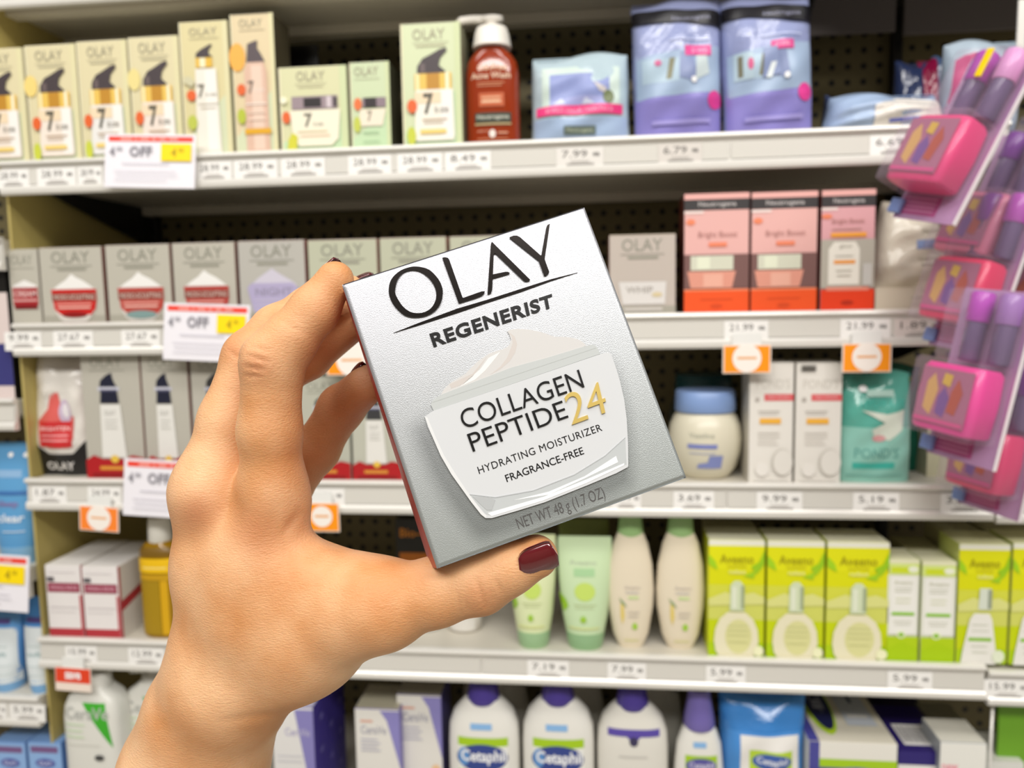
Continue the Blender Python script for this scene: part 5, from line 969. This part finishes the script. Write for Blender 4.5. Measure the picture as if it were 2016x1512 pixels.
# skin
def skin_mat():
    m = mat('eeb285', .42, 0, 'skin'); nt = m.node_tree; b = nt.nodes['Principled BSDF']
    b.inputs['Subsurface Weight'].default_value = .22; b.inputs['Subsurface Radius'].default_value = (1.0, .32, .14); b.inputs['Subsurface Scale'].default_value = .0045
    b.inputs['Specular IOR Level'].default_value = .42
    tc = nt.nodes.new('ShaderNodeTexCoord')
    def noise(sc, det, vec=None, rough=.5):
        n = nt.nodes.new('ShaderNodeTexNoise'); n.inputs['Scale'].default_value = sc; n.inputs['Detail'].default_value = det; n.inputs['Roughness'].default_value = rough
        nt.links.new(vec or tc.outputs['Object'], n.inputs['Vector']); return n
    big = noise(38, 3); rp = nt.nodes.new('ShaderNodeValToRGB'); nt.links.new(big.outputs[0], rp.inputs[0])
    rp.color_ramp.elements[0].position = .32; rp.color_ramp.elements[0].color = (*lin('da9962'), 1); rp.color_ramp.elements[1].position = .68; rp.color_ramp.elements[1].color = (*lin('f3c395'), 1)
    at = nt.nodes.new('ShaderNodeAttribute'); at.attribute_name = 'flush_and_shade'
    mx = nt.nodes.new('ShaderNodeMix'); mx.data_type = 'RGBA'; nt.links.new(at.outputs['Fac'], mx.inputs['Factor']); nt.links.new(rp.outputs[0], mx.inputs['A']); mx.inputs['B'].default_value = (*lin('cc875c'), 1)
    nt.links.new(mx.outputs['Result'], b.inputs['Base Color'])
    mp = nt.nodes.new('ShaderNodeMapping'); nt.links.new(tc.outputs['Object'], mp.inputs['Vector']); mp.inputs['Scale'].default_value = (.8, 1, 2.6); mp.inputs['Rotation'].default_value = (0, -.45, 0)
    f1 = noise(900, 4, mp.outputs[0], .6); f2 = noise(1700, 2); f3 = noise(120, 2)
    def add(a, b_, k):
        n = nt.nodes.new('ShaderNodeMath'); n.operation = 'MULTIPLY_ADD'; nt.links.new(b_, n.inputs[0]); n.inputs[1].default_value = k; nt.links.new(a, n.inputs[2]); return n.outputs[0]
    h = add(add(f1.outputs[0], f2.outputs[0], .4), f3.outputs[0], .35)
    bp = nt.nodes.new('ShaderNodeBump'); bp.inputs['Strength'].default_value = .48; bp.inputs['Distance'].default_value = .0006
    nt.links.new(h, bp.inputs['Height']); nt.links.new(bp.outputs[0], b.inputs['Normal']); return m
me = bpy.data.meshes.new('person'); me.from_pydata([tuple(v) for v in V_w], [], Q.tolist()); me.polygons.foreach_set('use_smooth', [True]*len(me.polygons))
fl = np.zeros(len(V))
for (x, y, rr, s) in ((505, 722, 34, .7), (385, 1010, 45, .75), (500, 1045, 60, .6), (460, 690, 26, .5), (950, 1175, 40, .45), (575, 1030, 40, .4), (660, 640, 50, .5), (690, 800, 90, .8), (640, 690, 50, .8), (620, 900, 60, .5)):  # knuckle pigment first, then shade painted onto the rear fingers
    fl = np.maximum(fl, s*np.exp(-((UVp[:, 0]-x)**2+(UVp[:, 1]-y)**2)/rr**2))
at = me.attributes.new('flush_and_shade', 'FLOAT', 'POINT'); at.data.foreach_set('value', fl.astype('f'))
me.materials.append(skin_mat()); me.update()
hand = bpy.data.objects.new('person', me); COL.objects.link(hand)
tag(hand, "person's left hand with dark red nails pinching the silver box, arm leaving at the bottom", 'person')
NAIL = mat('5e0612', .10, 0, 'dark_red_polish', Coat_Weight=1.0, Coat_Roughness=.04)
def nail(center, axis_px, nrm, length, width, R, name='fingernail', lift=.0002):
    """curved plate: centre (px,py,depth), axis in camera frame, outward normal in camera frame"""
    c = cs(*center, 0)[:3]; ax = np.array(axis_px, float); ax /= np.linalg.norm(ax); n_ = np.array(nrm, float); n_ -= ax*(n_@ax); n_ /= np.linalg.norm(n_); sd = np.cross(ax, n_)
    NU, NV = 18, 14; top = []; bot = []
    for j in range(NV+1):
        v = j/NV*2-1
        for i in range(NU+1):
            u = i/NU*2-1; e = (1-abs(v)**5)**.25 if v > 0 else (1-abs(v)**2.6)**.42
            e = max(e, .02); x = u*width/2*e; z = R*(math.cos(x/R)-1); cur = -.0005*v*v
            p = c+ax*(v*length/2)+sd*R*math.sin(x/R)+n_*(z+lift+cur); top.append(p+n_*.00035*(1-u**4)*(1-v**6)); bot.append(p-n_*.0007)
    W_ = lambda q: CO+CR*float(q[0])-CU*float(q[1])+CF*float(q[2])
    mb = MB(); n = NU+1; F = [[j*n+i, j*n+i+1, (j+1)*n+i+1, (j+1)*n+i] for j in range(NV) for i in range(NU)]; o = n*(NV+1)
    rim = [i for i in range(n)]+[j*n+NU for j in range(1, NV+1)]+[NV*n+i for i in range(NU-1, -1, -1)]+[j*n for j in range(NV-1, 0, -1)]
    F2 = [[o+q[3], o+q[2], o+q[1], o+q[0]] for q in F]; F3 = [[rim[k], rim[(k+1) % len(rim)], o+rim[(k+1) % len(rim)], o+rim[k]] for k in range(len(rim))]
    mb.add([W_(p) for p in top+bot], F+F2+F3, NAIL, True); ob = mb.build(name, hand); return ob
def rad(r, dep): return r*dep/FPX
nail((1061, 1109, .2105), (.93, -.36, -.02), (.13, .34, -.93), .0110, .0098, .0066).name = 'fingernail'
nail((645, 528, .2305), (.72, -.70, .0), (-.62, -.72, .42), .0085, .0085, .0054)
nail((712, 546, .2560), (.9, -.4, .0), (-.35, -.9, .3), .0080, .0080, .0050)
nail((700, 727, .2530), (.6, -.75, -.1), (-.8, -.55, .2), .0070, .0070, .0048)
